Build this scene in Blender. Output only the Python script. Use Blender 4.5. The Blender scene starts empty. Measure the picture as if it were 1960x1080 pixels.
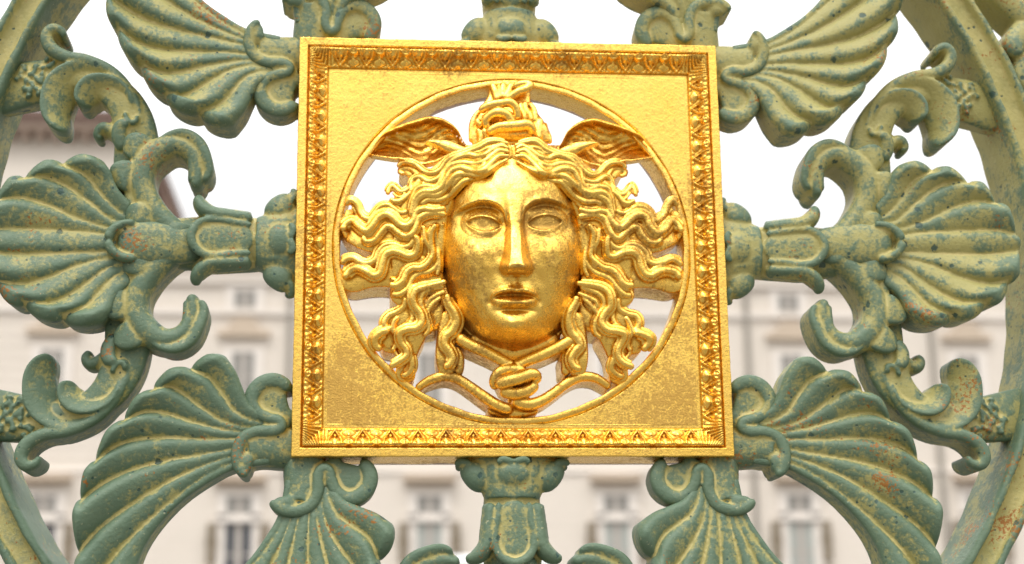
import bpy, math
import numpy as np

sc = bpy.context.scene
COL = sc.collection
rng = np.random.default_rng(7)

# ------------------------------------------------------------------ camera model
U = 0.3                      # half side of the gilded plaque in metres
Z0 = 2.32                    # height of the plaque's centre above the ground
YAW, PITCH, ROLL = 0.08647901953298119, 0.2506500854260262, -0.012785705504411684
CX, CY, CZ, FPX = -0.19199907422800755, -2.195975831507512, -0.6217785349175349, 3150.0
PW, PH = 1960.0, 1080.0
_cy, _sy, _cp, _sp = math.cos(YAW), math.sin(YAW), math.cos(PITCH), math.sin(PITCH)
_F = np.array([_sy * _cp, _cy * _cp, _sp])
_R = np.array([_cy, -_sy, 0.0])
_Up = np.cross(_R, _F)
_cr, _sr = math.cos(ROLL), math.sin(ROLL)
_R, _Up = _cr * _R + _sr * _Up, -_sr * _R + _cr * _Up


def on_plane(px, py, y):
    """world x, z (relative to the plaque centre) of the photo point on the plane y"""
    px, py, y = np.broadcast_arrays(np.asarray(px, float), np.asarray(py, float), np.asarray(y, float))
    a = (px - PW / 2) / FPX
    b = (PH / 2 - py) / FPX
    dx = _F[0] + a * _R[0] + b * _Up[0]
    dy = _F[1] + a * _R[1] + b * _Up[1]
    dz = _F[2] + a * _R[2] + b * _Up[2]
    k = (y - CY) / dy
    return CX + k * dx, CZ + k * dz


def PU(px, py, h=0.0):
    """photo measurement -> unit coords (u right, v up, h towards the viewer); 1 unit = half plaque"""
    x, z = on_plane(px, py, -np.asarray(h, float) * U)
    h = np.broadcast_to(np.asarray(h, float), x.shape)
    return np.stack([x / U, z / U, h], -1)


K = 1.0 / 410.0              # one photo pixel in units at the plaque


def zoom(x0, y0, s):
    return lambda pts: [(x0 + p[0] / s, y0 + p[1] / s) + tuple(p[2:]) for p in pts]


Z1 = zoom(640, 220, 5.4)
Z2 = zoom(640, 360, 4.5)
Z3 = zoom(690, 540, 4.5)
Z7 = zoom(800, 640, 5.297)
Z8 = zoom(860, 140, 6.75)
ZT = zoom(0, 0, 2.0)
ZL = zoom(0, 540, 2.0)

# ------------------------------------------------------------------ mesh helpers


class MB:
    def __init__(self):
        self.v, self.f, self.n = [], [], 0

    def add(self, v, f):
        v = np.asarray(v, float).reshape(-1, 3)
        self.v.append(v)
        n = self.n
        self.f.extend([tuple(i + n for i in q) for q in f])
        self.n += len(v)

    def arrays(self):
        return np.concatenate(self.v), self.f

    def box(self, x0, x1, y0, y1, z0, z1):
        v = [(x, y, z) for x in (x0, x1) for y in (y0, y1) for z in (z0, z1)]
        self.add(v, [(0, 1, 3, 2), (4, 6, 7, 5), (0, 4, 5, 1), (2, 3, 7, 6), (0, 2, 6, 4), (1, 5, 7, 3)])


def catmull(P, n):
    P = np.asarray(P, float)
    if len(P) == 2:
        t = np.linspace(0, 1, n)[:, None]
        return P[0] * (1 - t) + P[1] * t
    d = np.linalg.norm(np.diff(P[:, :2], axis=0), axis=1) ** 0.5 + 1e-9
    t = np.concatenate([[0], np.cumsum(d)])
    m = np.zeros_like(P)
    m[1:-1] = ((P[1:-1] - P[:-2]) / (t[1:-1] - t[:-2])[:, None] - (P[2:] - P[:-2]) / (t[2:] - t[:-2])[:, None]
               + (P[2:] - P[1:-1]) / (t[2:] - t[1:-1])[:, None])
    m[0] = (P[1] - P[0]) / (t[1] - t[0])
    m[-1] = (P[-1] - P[-2]) / (t[-1] - t[-2])
    tt = np.linspace(0, t[-1], 12 * len(P))
    i = np.clip(np.searchsorted(t, tt, side='right') - 1, 0, len(P) - 2)
    h = (t[i + 1] - t[i])[:, None]
    s = ((tt - t[i])[:, None]) / h
    Q = ((2 * s**3 - 3 * s**2 + 1) * P[i] + (s**3 - 2 * s**2 + s) * h * m[i]
         + (-2 * s**3 + 3 * s**2) * P[i + 1] + (s**3 - s**2) * h * m[i + 1])
    L = np.concatenate([[0], np.cumsum(np.linalg.norm(np.diff(Q[:, :3], axis=0), axis=1))])
    si = np.linspace(0, L[-1], n)
    return np.stack([np.interp(si, L, Q[:, k]) for k in range(Q.shape[1])], 1)


def loft(mb, S):
    """closed rings S (n, m, 3) -> solid with fanned ends"""
    n, m, _ = S.shape
    v = S.reshape(-1, 3)
    f = []
    for i in range(n - 1):
        for j in range(m):
            a, b = i * m + j, i * m + (j + 1) % m
            f.append((a, b, b + m, a + m))
    c0, c1 = len(v), len(v) + 1
    v = np.concatenate([v, S[0].mean(0)[None], S[-1].mean(0)[None]])
    for j in range(m):
        f.append((c0, (j + 1) % m, j))
        f.append((c1, (n - 1) * m + j, (n - 1) * m + (j + 1) % m))
    mb.add(v, f)


def sweep(mb, P, back=None, m=14, roll=0.0, cap=(1, 1), sq=2.0, tilt=0.0, narrow=0.9):
    """P rows: u, v, h, w, t. Elliptical bar (back=None) or a slab whose sides run back to depth `back`."""
    P = np.asarray(P, float)
    L = np.linalg.norm(np.diff(P[:, :2], axis=0), axis=1).sum()
    n = int(max(8, min(160, L / max(0.006, 0.3 * P[:, 3].min()))))
    Q = catmull(P, n)
    p, w, t = Q[:, :3], np.maximum(Q[:, 3], 0.002).copy(), np.maximum(Q[:, 4], 0.002).copy()
    s = np.concatenate([[0], np.cumsum(np.linalg.norm(np.diff(p, axis=0), axis=1))])
    for e, on in ((s, cap[0]), (s[-1] - s, cap[1])):
        if on:
            wl = (w[0] if e is s else w[-1])
            q = np.clip(e / (wl * on + 1e-9), 0, 1)
            k = np.sqrt(np.clip(1 - (1 - q)**2, 0, 1))
            k = np.maximum(k, 0.12)
            w *= k
            t *= k
    T = np.gradient(p, axis=0)
    if back is not None:
        T[:, 2] = 0
    T /= np.linalg.norm(T, axis=1)[:, None] + 1e-12
    H = np.array([0, 0, 1.0])
    N = H - (T @ H)[:, None] * T
    N /= np.linalg.norm(N, axis=1)[:, None] + 1e-12
    B = np.cross(N, T)
    if roll:
        B, N = math.cos(roll) * B + math.sin(roll) * N, -math.sin(roll) * B + math.cos(roll) * N
    if back is None:
        a = np.linspace(0, 2 * math.pi, m, endpoint=False)
        ca, sa = np.cos(a), np.sin(a)
        S = (p[:, None] + B[:, None] * (w[:, None] * np.sign(ca) * abs(ca)**(2 / sq))[..., None]
             + N[:, None] * (t[:, None] * np.sign(sa) * abs(sa)**(2 / sq))[..., None])
    else:
        a = np.linspace(0, math.pi, m)
        ca, sa = np.cos(a), np.sin(a)
        S = (p[:, None] + B[:, None] * (w[:, None] * np.sign(ca) * abs(ca)**(2 / sq))[..., None]
             + N[:, None] * (t[:, None] * (abs(sa)**(2 / sq)))[..., None])
        S[..., 2] += tilt * np.sign(ca) * abs(ca)**(2 / sq) * np.minimum(1, w / (w.max() * .6))[:, None]
        bl = p - B * (w * narrow)[:, None]
        br = p + B * (w * narrow)[:, None]
        bl[:, 2] = back
        br[:, 2] = back
        S = np.concatenate([S, bl[:, None], br[:, None]], 1)
    loft(mb, S)


def blob(mb, c, r, n=10, m=14):
    th = np.linspace(0.02, math.pi - 0.02, n)
    ph = np.linspace(0, 2 * math.pi, m, endpoint=False)
    S = np.zeros((n, m, 3))
    S[..., 0] = c[0] + r[0] * np.cos(th)[:, None]
    S[..., 1] = c[1] + r[1] * np.sin(th)[:, None] * np.cos(ph)
    S[..., 2] = c[2] + r[2] * np.sin(th)[:, None] * np.sin(ph)
    loft(mb, S)


def to_mesh(name, v, f, smooth=True):
    me = bpy.data.meshes.new(name)
    me.from_pydata(np.asarray(v).tolist(), [], f if isinstance(f, list) else f.tolist())
    if smooth:
        me.polygons.foreach_set('use_smooth', [True] * len(me.polygons))
    me.update()
    return me


def unit2m(v):
    v = np.asarray(v)
    return np.stack([v[:, 0] * U, -v[:, 2] * U, v[:, 1] * U], 1)


def adjacency_smooth(co, edges, it, lam=0.5):
    n = len(co)
    e0, e1 = edges[:, 0], edges[:, 1]
    deg = np.bincount(e0, minlength=n) + np.bincount(e1, minlength=n)
    deg = np.maximum(deg, 1)
    for _ in range(it):
        acc = np.stack([np.bincount(e0, co[e1, k], n) + np.bincount(e1, co[e0, k], n) for k in range(co.shape[1])], 1)
        co = co + lam * (acc / deg[:, None] - co)
    return co


def wear_shade_attr(me, its=(10, 60), scl=(0.0008, 0.0022)):
    """surface curvature as a mesh attribute: > 0.5 on ridges, < 0.5 in grooves (green paint wears by it, gold gets painted groove shade)"""
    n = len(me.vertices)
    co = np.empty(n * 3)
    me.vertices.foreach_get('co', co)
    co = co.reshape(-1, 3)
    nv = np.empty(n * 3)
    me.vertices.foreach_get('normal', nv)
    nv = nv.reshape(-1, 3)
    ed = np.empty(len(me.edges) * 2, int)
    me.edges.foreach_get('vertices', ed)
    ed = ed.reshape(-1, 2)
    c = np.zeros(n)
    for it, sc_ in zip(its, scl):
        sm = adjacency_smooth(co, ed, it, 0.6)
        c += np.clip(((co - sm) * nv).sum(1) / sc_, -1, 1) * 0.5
    a = me.attributes.new('wear_shade', 'FLOAT', 'POINT')
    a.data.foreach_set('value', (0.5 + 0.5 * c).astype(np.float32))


def remeshed(name, mb, voxel, smooth=2, wear_shade=True, scl=(0.0008, 0.0022)):
    v, f = mb.arrays()
    me = to_mesh(name + '_raw', unit2m(v), f)
    ob = bpy.data.objects.new(name + '_raw', me)
    COL.objects.link(ob)
    md = ob.modifiers.new('r', 'REMESH')
    md.mode = 'VOXEL'
    md.voxel_size = voxel * U
    dg = bpy.context.evaluated_depsgraph_get()
    out = bpy.data.meshes.new_from_object(ob.evaluated_get(dg))
    bpy.data.objects.remove(ob)
    bpy.data.meshes.remove(me)
    out.name = name
    n = len(out.vertices)
    co = np.empty(n * 3)
    out.vertices.foreach_get('co', co)
    ed = np.empty(len(out.edges) * 2, int)
    out.edges.foreach_get('vertices', ed)
    co = adjacency_smooth(co.reshape(-1, 3), ed.reshape(-1, 2), smooth)
    out.vertices.foreach_set('co', co.ravel())
    out.polygons.foreach_set('use_smooth', [True] * len(out.polygons))
    out.update()
    if wear_shade:
        wear_shade_attr(out, scl=scl)
    return out


def mirrored_mesh(me, axis=2):
    m2 = me.copy()
    n = len(m2.vertices)
    co = np.empty(n * 3)
    m2.vertices.foreach_get('co', co)
    co = co.reshape(-1, 3)
    co[:, axis] *= -1
    m2.vertices.foreach_set('co', co.ravel())
    m2.flip_normals()
    m2.update()
    return m2


def link(name, me, mat, parent=None):
    o = bpy.data.objects.new(name, me)
    COL.objects.link(o)
    if mat is not None:
        me.materials.clear()
        me.materials.append(mat)
    if parent is not None:
        o.parent = parent
    return o


def tag(o, label=None, cat=None, group=None, kind=None):
    if label:
        o['label'] = label
    if cat:
        o['category'] = cat
    if group:
        o['group'] = group
    if kind:
        o['kind'] = kind
    return o


def empty(name, loc):
    o = bpy.data.objects.new(name, None)
    o.empty_display_size = 0.1
    COL.objects.link(o)
    o.location = loc
    return o


# ------------------------------------------------------------------ materials
def new_mat(name):
    m = bpy.data.materials.new(name)
    m.use_nodes = True
    nt = m.node_tree
    b = nt.nodes['Principled BSDF']
    return m, nt, b


def N(nt, t, **kw):
    n = nt.nodes.new(t)
    for k, v in kw.items():
        if k in n.inputs:
            n.inputs[k].default_value = v
        else:
            setattr(n, k, v)
    return n


def noise(nt, vec, scale, detail=4, rough=0.55):
    n = N(nt, 'ShaderNodeTexNoise')
    n.inputs['Scale'].default_value = scale
    n.inputs['Detail'].default_value = detail
    n.inputs['Roughness'].default_value = rough
    nt.links.new(vec, n.inputs['Vector'])
    return n.outputs['Fac']


def ramp(nt, fac, *stops):
    r = N(nt, 'ShaderNodeValToRGB')
    e = r.color_ramp.elements
    e[0].position, e[0].color = stops[0][0], stops[0][1] if len(stops[0][1]) == 4 else (*stops[0][1], 1)
    e[1].position, e[1].color = stops[-1][0], (*stops[-1][1], 1)
    for p, c in stops[1:-1]:
        x = e.new(p)
        x.color = (*c, 1)
    nt.links.new(fac, r.inputs['Fac'])
    return r.outputs['Color']


def step(nt, fac, a, b):
    r = N(nt, 'ShaderNodeMapRange')
    r.interpolation_type = 'SMOOTHSTEP'
    r.inputs['From Min'].default_value = a
    r.inputs['From Max'].default_value = b
    nt.links.new(fac, r.inputs['Value'])
    return r.outputs['Result']


def mathn(nt, op, a, b, clamp=False):
    n = N(nt, 'ShaderNodeMath', operation=op)
    n.use_clamp = clamp
    for i, x in enumerate((a, b)):
        if isinstance(x, (int, float)):
            n.inputs[i].default_value = x
        else:
            nt.links.new(x, n.inputs[i])
    return n.outputs[0]


def mix(nt, fac, a, b):
    n = N(nt, 'ShaderNodeMix', data_type='RGBA')
    ins = [i for i in n.inputs if i.type == 'RGBA']
    for i, x in zip(ins, (a, b)):
        if isinstance(x, tuple):
            i.default_value = (*x, 1)
        else:
            nt.links.new(x, i)
    if isinstance(fac, (int, float)):
        n.inputs[0].default_value = fac
    else:
        nt.links.new(fac, n.inputs[0])
    return [o for o in n.outputs if o.type == 'RGBA'][0]


def bump(nt, b, height, strength, dist, prev=None):
    n = N(nt, 'ShaderNodeBump')
    n.inputs['Strength'].default_value = strength
    n.inputs['Distance'].default_value = dist
    nt.links.new(height, n.inputs['Height'])
    if prev is not None:
        nt.links.new(prev, n.inputs['Normal'])
    nt.links.new(n.outputs['Normal'], b.inputs['Normal'])
    return n.outputs['Normal']


def obj_coords(nt):
    # object coordinates shifted per object so that castings from one mould do not share their stains
    tc = N(nt, 'ShaderNodeTexCoord')
    oi = N(nt, 'ShaderNodeObjectInfo')
    va = N(nt, 'ShaderNodeVectorMath', operation='ADD')
    nt.links.new(tc.outputs['Object'], va.inputs[0])
    sc_ = N(nt, 'ShaderNodeMath', operation='MULTIPLY')
    sc_.inputs[1].default_value = 37.0
    nt.links.new(oi.outputs['Random'], sc_.inputs[0])
    nt.links.new(sc_.outputs[0], va.inputs[1])
    return va.outputs['Vector']


def make_green():
    m, nt, b = new_mat('weathered_green_paint')
    vec = obj_coords(nt)
    at = N(nt, 'ShaderNodeAttribute', attribute_name='wear_shade')
    wear_shade = at.outputs['Fac']
    n1 = noise(nt, vec, 14, 5, 0.6)
    n2 = noise(nt, vec, 60, 5, 0.65)
    n3 = noise(nt, vec, 220, 3, 0.6)
    # teal top coat left on ridges and in cloudy patches, pale undercoat in the grooves
    n7 = noise(nt, vec, 30, 6, 0.7)
    f = mathn(nt, 'ADD', mathn(nt, 'MULTIPLY', wear_shade, 0.95), mathn(nt, 'MULTIPLY', n1, 1.1))
    f = mathn(nt, 'ADD', f, mathn(nt, 'MULTIPLY', n7, 0.65))
    f = mathn(nt, 'ADD', f, mathn(nt, 'MULTIPLY', n2, 1.1))
    f = mathn(nt, 'ADD', f, mathn(nt, 'MULTIPLY', n3, 0.95))
    f = mathn(nt, 'ADD', f, 0.125)
    # the lower and left-hand castings keep more of the teal coat
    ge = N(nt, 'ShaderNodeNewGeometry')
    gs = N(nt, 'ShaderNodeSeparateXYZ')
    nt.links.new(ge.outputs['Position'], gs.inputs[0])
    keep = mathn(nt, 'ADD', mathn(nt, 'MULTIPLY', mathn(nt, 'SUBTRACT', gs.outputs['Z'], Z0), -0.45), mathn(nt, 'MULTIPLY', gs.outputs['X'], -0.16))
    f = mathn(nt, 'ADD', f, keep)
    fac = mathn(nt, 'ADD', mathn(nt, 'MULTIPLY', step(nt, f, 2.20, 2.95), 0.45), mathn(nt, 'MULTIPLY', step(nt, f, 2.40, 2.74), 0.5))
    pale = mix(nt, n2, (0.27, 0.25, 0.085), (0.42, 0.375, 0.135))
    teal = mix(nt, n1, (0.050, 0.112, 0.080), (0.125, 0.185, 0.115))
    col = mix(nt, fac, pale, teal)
    # yellow in the deepest grooves
    g = step(nt, mathn(nt, 'ADD', wear_shade, mathn(nt, 'MULTIPLY', n2, 0.15)), 0.43, 0.25)
    col = mix(nt, mathn(nt, 'MULTIPLY', mathn(nt, 'MULTIPLY', g, 0.75), step(nt, n7, 0.34, 0.60)), col, (0.50, 0.42, 0.165))
    # dark chips of two sizes
    chip = None
    for vs_, p_ in ((48, 0.87), (120, 0.91)):
        vo = N(nt, 'ShaderNodeTexVoronoi')
        vo.inputs['Scale'].default_value = vs_
        nt.links.new(vec, vo.inputs['Vector'])
        vo2 = N(nt, 'ShaderNodeSeparateColor')
        nt.links.new(vo.outputs['Color'], vo2.inputs['Color'])
        sel = step(nt, vo2.outputs[0], p_, p_ + .01)
        size = mathn(nt, 'MULTIPLY', vo2.outputs[1], 0.16)
        wob = mathn(nt, 'ADD', vo.outputs['Distance'], mathn(nt, 'MULTIPLY', mathn(nt, 'SUBTRACT', n3, 0.5), 0.45))
        c_ = mathn(nt, 'MULTIPLY', sel, step(nt, mathn(nt, 'SUBTRACT', wob, size), 0.16, 0.08))
        chip = c_ if chip is None else mathn(nt, 'MAXIMUM', chip, c_)
    col = mix(nt, mathn(nt, 'MULTIPLY', chip, 0.9), col, (0.030, 0.072, 0.060))
    # rust freckles, clustered
    n4 = noise(nt, vec, 11, 4)
    n5 = noise(nt, vec, 210, 4, 0.6)
    thr = mathn(nt, 'ADD', n5, mathn(nt, 'MULTIPLY', step(nt, n4, 0.50, 0.70), 0.20))
    ru = step(nt, thr, 0.70, 0.76)
    col = mix(nt, ru, col, (0.29, 0.12, 0.02))
    # pale scuffs
    n6 = noise(nt, vec, 150, 4, 0.7)
    pl = mathn(nt, 'MULTIPLY', step(nt, n6, 0.64, 0.70), fac)
    col = mix(nt, mathn(nt, 'MULTIPLY', pl, 0.7), col, (0.42, 0.40, 0.24))
    nt.links.new(col, b.inputs['Base Color'])
    b.inputs['Roughness'].default_value = 0.52
    b.inputs['Specular IOR Level'].default_value = 0.4
    hgt = mathn(nt, 'ADD', mathn(nt, 'MULTIPLY', n3, 0.5), mathn(nt, 'MULTIPLY', n2, 1.0))
    hgt = mathn(nt, 'SUBTRACT', hgt, mathn(nt, 'MULTIPLY', chip, 0.5))
    bump(nt, b, hgt, 0.40, 0.0045)
    return m


def make_gold(name, dirt=0.0, crinkle=1.0, face=0.0):
    m, nt, b = new_mat(name)
    tc = N(nt, 'ShaderNodeTexCoord')
    vec = tc.outputs['Object']
    n1 = noise(nt, vec, 22, 5, 0.6)
    n2 = noise(nt, vec, 120, 5, 0.6)
    n3 = noise(nt, vec, 420, 3, 0.6)
    base = mix(nt, n1, (0.96, 0.585, 0.095), (1.0, 0.66, 0.165))
    # crevice shade painted into the gold: darker orange-brown in the grooves
    at = N(nt, 'ShaderNodeAttribute', attribute_name='wear_shade')
    groove_shade = step(nt, mathn(nt, 'ADD', at.outputs['Fac'], mathn(nt, 'MULTIPLY', mathn(nt, 'SUBTRACT', n2, 0.5), 0.25)), 0.50, 0.26)
    base = mix(nt, mathn(nt, 'MULTIPLY', groove_shade, 0.85 if face == 0 else 0.5), base, (0.56, 0.235, 0.014))
    # brown wear through the leaf
    n0 = noise(nt, vec, 8, 4, 0.6)
    n4 = noise(nt, vec, 300, 4, 0.7)
    amt = mathn(nt, 'ADD', mathn(nt, 'MULTIPLY', step(nt, n0, 0.46, 0.68), 0.55 + face), 0.12)
    if dirt > 0:
        # corroded lower corners of the panel
        sp = N(nt, 'ShaderNodeSeparateXYZ')
        nt.links.new(vec, sp.inputs[0])
        wz_ = mathn(nt, 'ADD', sp.outputs['Z'], mathn(nt, 'MULTIPLY', mathn(nt, 'SUBTRACT', n1, 0.5), 0.25))
        low = step(nt, wz_, -0.06, -0.24)
        side = step(nt, mathn(nt, 'ABSOLUTE', sp.outputs['X'], 0), 0.05, 0.24)
        amt = mathn(nt, 'ADD', mathn(nt, 'MULTIPLY', amt, 0.6), mathn(nt, 'MULTIPLY', mathn(nt, 'MULTIPLY', low, side), dirt))
    if face > 0:
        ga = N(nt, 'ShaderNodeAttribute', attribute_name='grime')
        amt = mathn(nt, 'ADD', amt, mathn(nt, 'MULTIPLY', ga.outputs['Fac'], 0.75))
    thr = mathn(nt, 'ADD', mathn(nt, 'MULTIPLY', n2, 0.5), mathn(nt, 'MULTIPLY', n4, 0.6))
    thr = mathn(nt, 'ADD', thr, mathn(nt, 'MULTIPLY', amt, 0.22))
    fl = step(nt, thr, 0.60, 0.74)
    base = mix(nt, mathn(nt, 'MULTIPLY', fl, 0.7), base, (0.34, 0.19, 0.055))
    sp_ = step(nt, n3, 0.66, 0.72)
    base = mix(nt, mathn(nt, 'MULTIPLY', sp_, 0.5), base, (0.30, 0.16, 0.04))
    # long fine scratches
    mp = N(nt, 'ShaderNodeMapping')
    mp.inputs['Rotation'].default_value = (0, 1.05, 0)
    mp.inputs['Scale'].default_value = (260, 30, 12)
    nt.links.new(vec, mp.inputs['Vector'])
    ns_ = noise(nt, mp.outputs['Vector'], 1.0, 3, 0.6)
    scr_ = mathn(nt, 'MULTIPLY', step(nt, ns_, 0.66, 0.70), step(nt, n0, 0.50, 0.60))
    base = mix(nt, mathn(nt, 'MULTIPLY', scr_, 0.6), base, (0.42, 0.24, 0.05))
    # bare primer on the rear half of the casting's thickness
    sy = N(nt, 'ShaderNodeSeparateXYZ')
    nt.links.new(vec, sy.inputs[0])
    pr = step(nt, mathn(nt, 'ADD', sy.outputs['Y'], mathn(nt, 'MULTIPLY', mathn(nt, 'SUBTRACT', n1, 0.5), 0.04)), 0.063, 0.068)
    base = mix(nt, pr, base, (0.42, 0.26, 0.17))
    nt.links.new(mathn(nt, 'SUBTRACT', 1.0, pr), b.inputs['Metallic'])
    nt.links.new(base, b.inputs['Base Color'])
    r = mathn(nt, 'ADD', 0.16, mathn(nt, 'MULTIPLY', n2, 0.22))
    r = mathn(nt, 'ADD', r, mathn(nt, 'MULTIPLY', fl, 0.2))
    nt.links.new(r, b.inputs['Roughness'])
    hgt = mathn(nt, 'ADD', mathn(nt, 'MULTIPLY', n2, 0.7), mathn(nt, 'MULTIPLY', n4, 0.55))
    hgt = mathn(nt, 'ADD', hgt, mathn(nt, 'MULTIPLY', n1, 0.5))
    hgt = mathn(nt, 'ADD', hgt, mathn(nt, 'MULTIPLY', mathn(nt, 'MULTIPLY', n3, amt), 1.2))
    bump(nt, b, hgt, 0.30 * crinkle, 0.0035)
    return m


def plain(name, col, rough=0.8, var=0.15, scale=3.0, metal=0.0):
    m, nt, b = new_mat(name)
    tc = N(nt, 'ShaderNodeTexCoord')
    n = noise(nt, tc.outputs['Object'], scale, 6, 0.6)
    c = mix(nt, n, tuple(x * (1 - var) for x in col), tuple(min(1, x * (1 + var)) for x in col))
    nt.links.new(c, b.inputs['Base Color'])
    b.inputs['Roughness'].default_value = rough
    b.inputs['Metallic'].default_value = metal
    return m


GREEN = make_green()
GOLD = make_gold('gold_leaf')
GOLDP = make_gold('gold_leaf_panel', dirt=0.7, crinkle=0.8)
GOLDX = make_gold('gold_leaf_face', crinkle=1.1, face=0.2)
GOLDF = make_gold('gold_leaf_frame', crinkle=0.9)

# ================================================================== GILDED PLAQUE
plaque = empty('gilded_plaque', (0, 0, Z0))
tag(plaque, 'square gilded openwork plaque with a snake-haired winged face set in the green gate', 'plaque')
PB = -0.26                    # depth of the plaque's back

# ---- moulded frame: four mitred strips


def frame_h(s, e):
    prof = np.interp(e, [0, .003, .040, .0425, .0465, .049, .058, .070, .085, .105, .122, .132, .136, .152, .156],
                     [-.006, 0, 0, -.016, -.016, -.002, .002, -.004, -.020, -.036, -.043, -.043, -.056, -.056, -.055])
    P = 0.1243
    h = np.zeros_like(s)
    inside = 1 / (1 + np.exp((np.abs(s) - 0.845) / 0.006))

    def g(d, r):
        return np.exp(-(d / r)**2)
    q = (s / P - np.round(s / P)) * P                 # leaf at 0
    q2 = ((s / P - 0.5) - np.round(s / P - 0.5)) * P  # dart at 0
    # leaf tongue: fan at the bottom, stem, rounded cap at the top
    r = np.hypot(q / 0.030, (e - .113) / .017)
    h += .013 * np.clip(1 - r**2, 0, 1)**0.5
    h += .009 * g(q, .010) * (1 / (1 + np.exp((e - .112) / .004))) * (e > .055)
    rc = np.hypot(q / .020, (e - .068) / .015)
    h += .011 * np.exp(-((rc - .85) / .3)**2)
    h += .005 * np.exp(-(rc / .35)**2)
    # dart: V ridges closing at the bottom
    arm = np.abs(q2) - np.interp(e, [.060, .085, .122], [.031, .027, .002])
    h += .014 * g(arm, .0058) * ((e > .058) & (e < .130))
    h += .010 * g(np.hypot(q2, (e - .083) / 1.1), .0075)
    h += .009 * g(np.hypot(np.abs(q2) - .014, (e - .062) / 1.5), .0075)
    h += .008 * g(np.hypot(np.abs(q2) - .024, (e - .126)), .005)
    h -= .010 * g(np.hypot(np.abs(q2) - .012, e - .097), .006)
    band = ((e > .05) & (e < .134)).astype(float)
    # corner palm
    cs = np.abs(s) - (1 - e)                            # 0 on the mitre
    ang = (np.abs(s) - 0.86) / (e + .02)
    corner = .010 * np.cos(ang * 22)**2
    h = h * inside + corner * (1 - inside)
    return prof + h * band


fv, ff = MB(), None
ns, ne = 900, 64
for k in range(4):
    e = np.concatenate([[0.0], np.linspace(0.0008, .156, ne - 1)])
    t = np.linspace(-1, 1, ns)
    EE, TT = np.meshgrid(e, t, indexing='ij')
    SS = TT * (1 - EE)
    HH = frame_h(SS, EE)
    HH[0] = -0.012
    u, v = SS, 1 - EE
    # cast edges are not perfectly true
    wob = 0.0006 * np.sin(SS * 11 + k) + 0.0004 * np.sin(SS * 37 + 2 * k) + 0.0004 * np.sin(SS * 91 + k * k)
    v = v + wob * (EE < .02)
    rows = [(np.stack([SS[0], np.full(ns, 1.0), np.full(ns, PB)], -1))]
    pts = np.concatenate([rows[0][None], np.stack([u, v, HH], -1)], 0)
    back_in = np.stack([t * .844, np.full(ns, .844), np.full(ns, PB)], -1)
    pts = np.concatenate([pts, back_in[None]], 0)
    c, s_ = [(1, 0), (0, -1), (-1, 0), (0, 1)][k]
    X = pts[..., 0] * c - pts[..., 1] * s_
    Y = pts[..., 0] * s_ + pts[..., 1] * c
    pts = np.stack([X, Y, pts[..., 2]], -1)
    n0, n1 = pts.shape[:2]
    I = np.arange(n0 * n1).reshape(n0, n1)
    quads = np.stack([I[:-1, :-1], I[1:, :-1], I[1:, 1:], I[:-1, 1:]], -1).reshape(-1, 4)
    fv.add(pts.reshape(-1, 3), quads.tolist())
v, f = fv.arrays()
frame_me = to_mesh('frame', unit2m(v), f)
wear_shade_attr(frame_me, its=(6, 30), scl=(0.0007, 0.0016))
frame = link('frame', frame_me, GOLDF, plaque)

# ---- flat field with the round opening (square outside, circle inside) and its raised rim
RH, RL = 0.804, 0.842
HCX, HCZ = 0.006, -0.012
nt_, nr = 720, 40
th = np.linspace(0, 2 * math.pi, nt_, endpoint=False)
cu, su = np.cos(th), np.sin(th)
ksq = 0.8455 / np.maximum(abs(cu), abs(su))
outer = np.stack([cu * ksq, su * ksq], -1)
inner = np.stack([HCX + RL * cu, HCZ + RL * su], -1)
fr = np.linspace(0, 1, nr)[:, None, None]
pan = outer[None] * (1 - fr) + inner[None] * fr
X, Y = pan[..., 0], pan[..., 1]
Hh = -0.0555 + 0.0012 * np.sin(X * 9 + 1) * np.cos(Y * 7)
top = np.concatenate([np.stack([X, Y, Hh], -1)], 0)
backring = np.stack([inner[:, 0], inner[:, 1], np.full(nt_, PB)], -1)
backouter = np.stack([outer[:, 0], outer[:, 1], np.full(nt_, PB)], -1)
pts = np.concatenate([top, backring[None], backouter[None]], 0)
n0, n1 = pts.shape[:2]
I = np.arange(n0 * n1).reshape(n0, n1)
J = np.roll(I, -1, 1)
quads = np.stack([I[:-1], I[1:], J[1:], J[:-1]], -1).reshape(-1, 4)


def flat_wear_shade(me, val=0.6):
    me.attributes.new('wear_shade', 'FLOAT', 'POINT').data.foreach_set('value', np.full(len(me.vertices), val, np.float32))
    return me


link('panel', flat_wear_shade(to_mesh('panel', unit2m(pts.reshape(-1, 3)), quads)), GOLDP, plaque)

sect = [(RL + .002, PB + .002), (RL + .002, -.068), (RL - .004, -.067), (RL - .007, -.055), (RL - .011, -.0505), (RL - .02, -.0485), (RH + .006, -.047), (RH + .002, -.049), (RH, -.054),
        (RH + .001, -.12), (RH + .002, -.22), (RH + .004, PB + .002)]
rr = []
for r_, h_ in sect:
    wob = 0.0012 * np.sin(th * 17) + 0.001 * np.sin(th * 41 + 1)
    rr.append(np.stack([HCX + (r_ + (wob if h_ > -.06 else 0)) * cu, HCZ + (r_ + (wob if h_ > -.06 else 0)) * su, np.full(nt_, h_)], -1))
pts = np.stack(rr)
n0, n1 = pts.shape[:2]
I = np.arange(n0 * n1).reshape(n0, n1)
J = np.roll(I, -1, 1)
I2, J2 = np.roll(I, -1, 0), np.roll(J, -1, 0)
quads = np.stack([I, I2, J2, J], -1).reshape(-1, 4)
link('rim', flat_wear_shade(to_mesh('rim', unit2m(pts.reshape(-1, 3)), quads)), GOLDF, plaque)

# ---- the face
AX = 980.0


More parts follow.
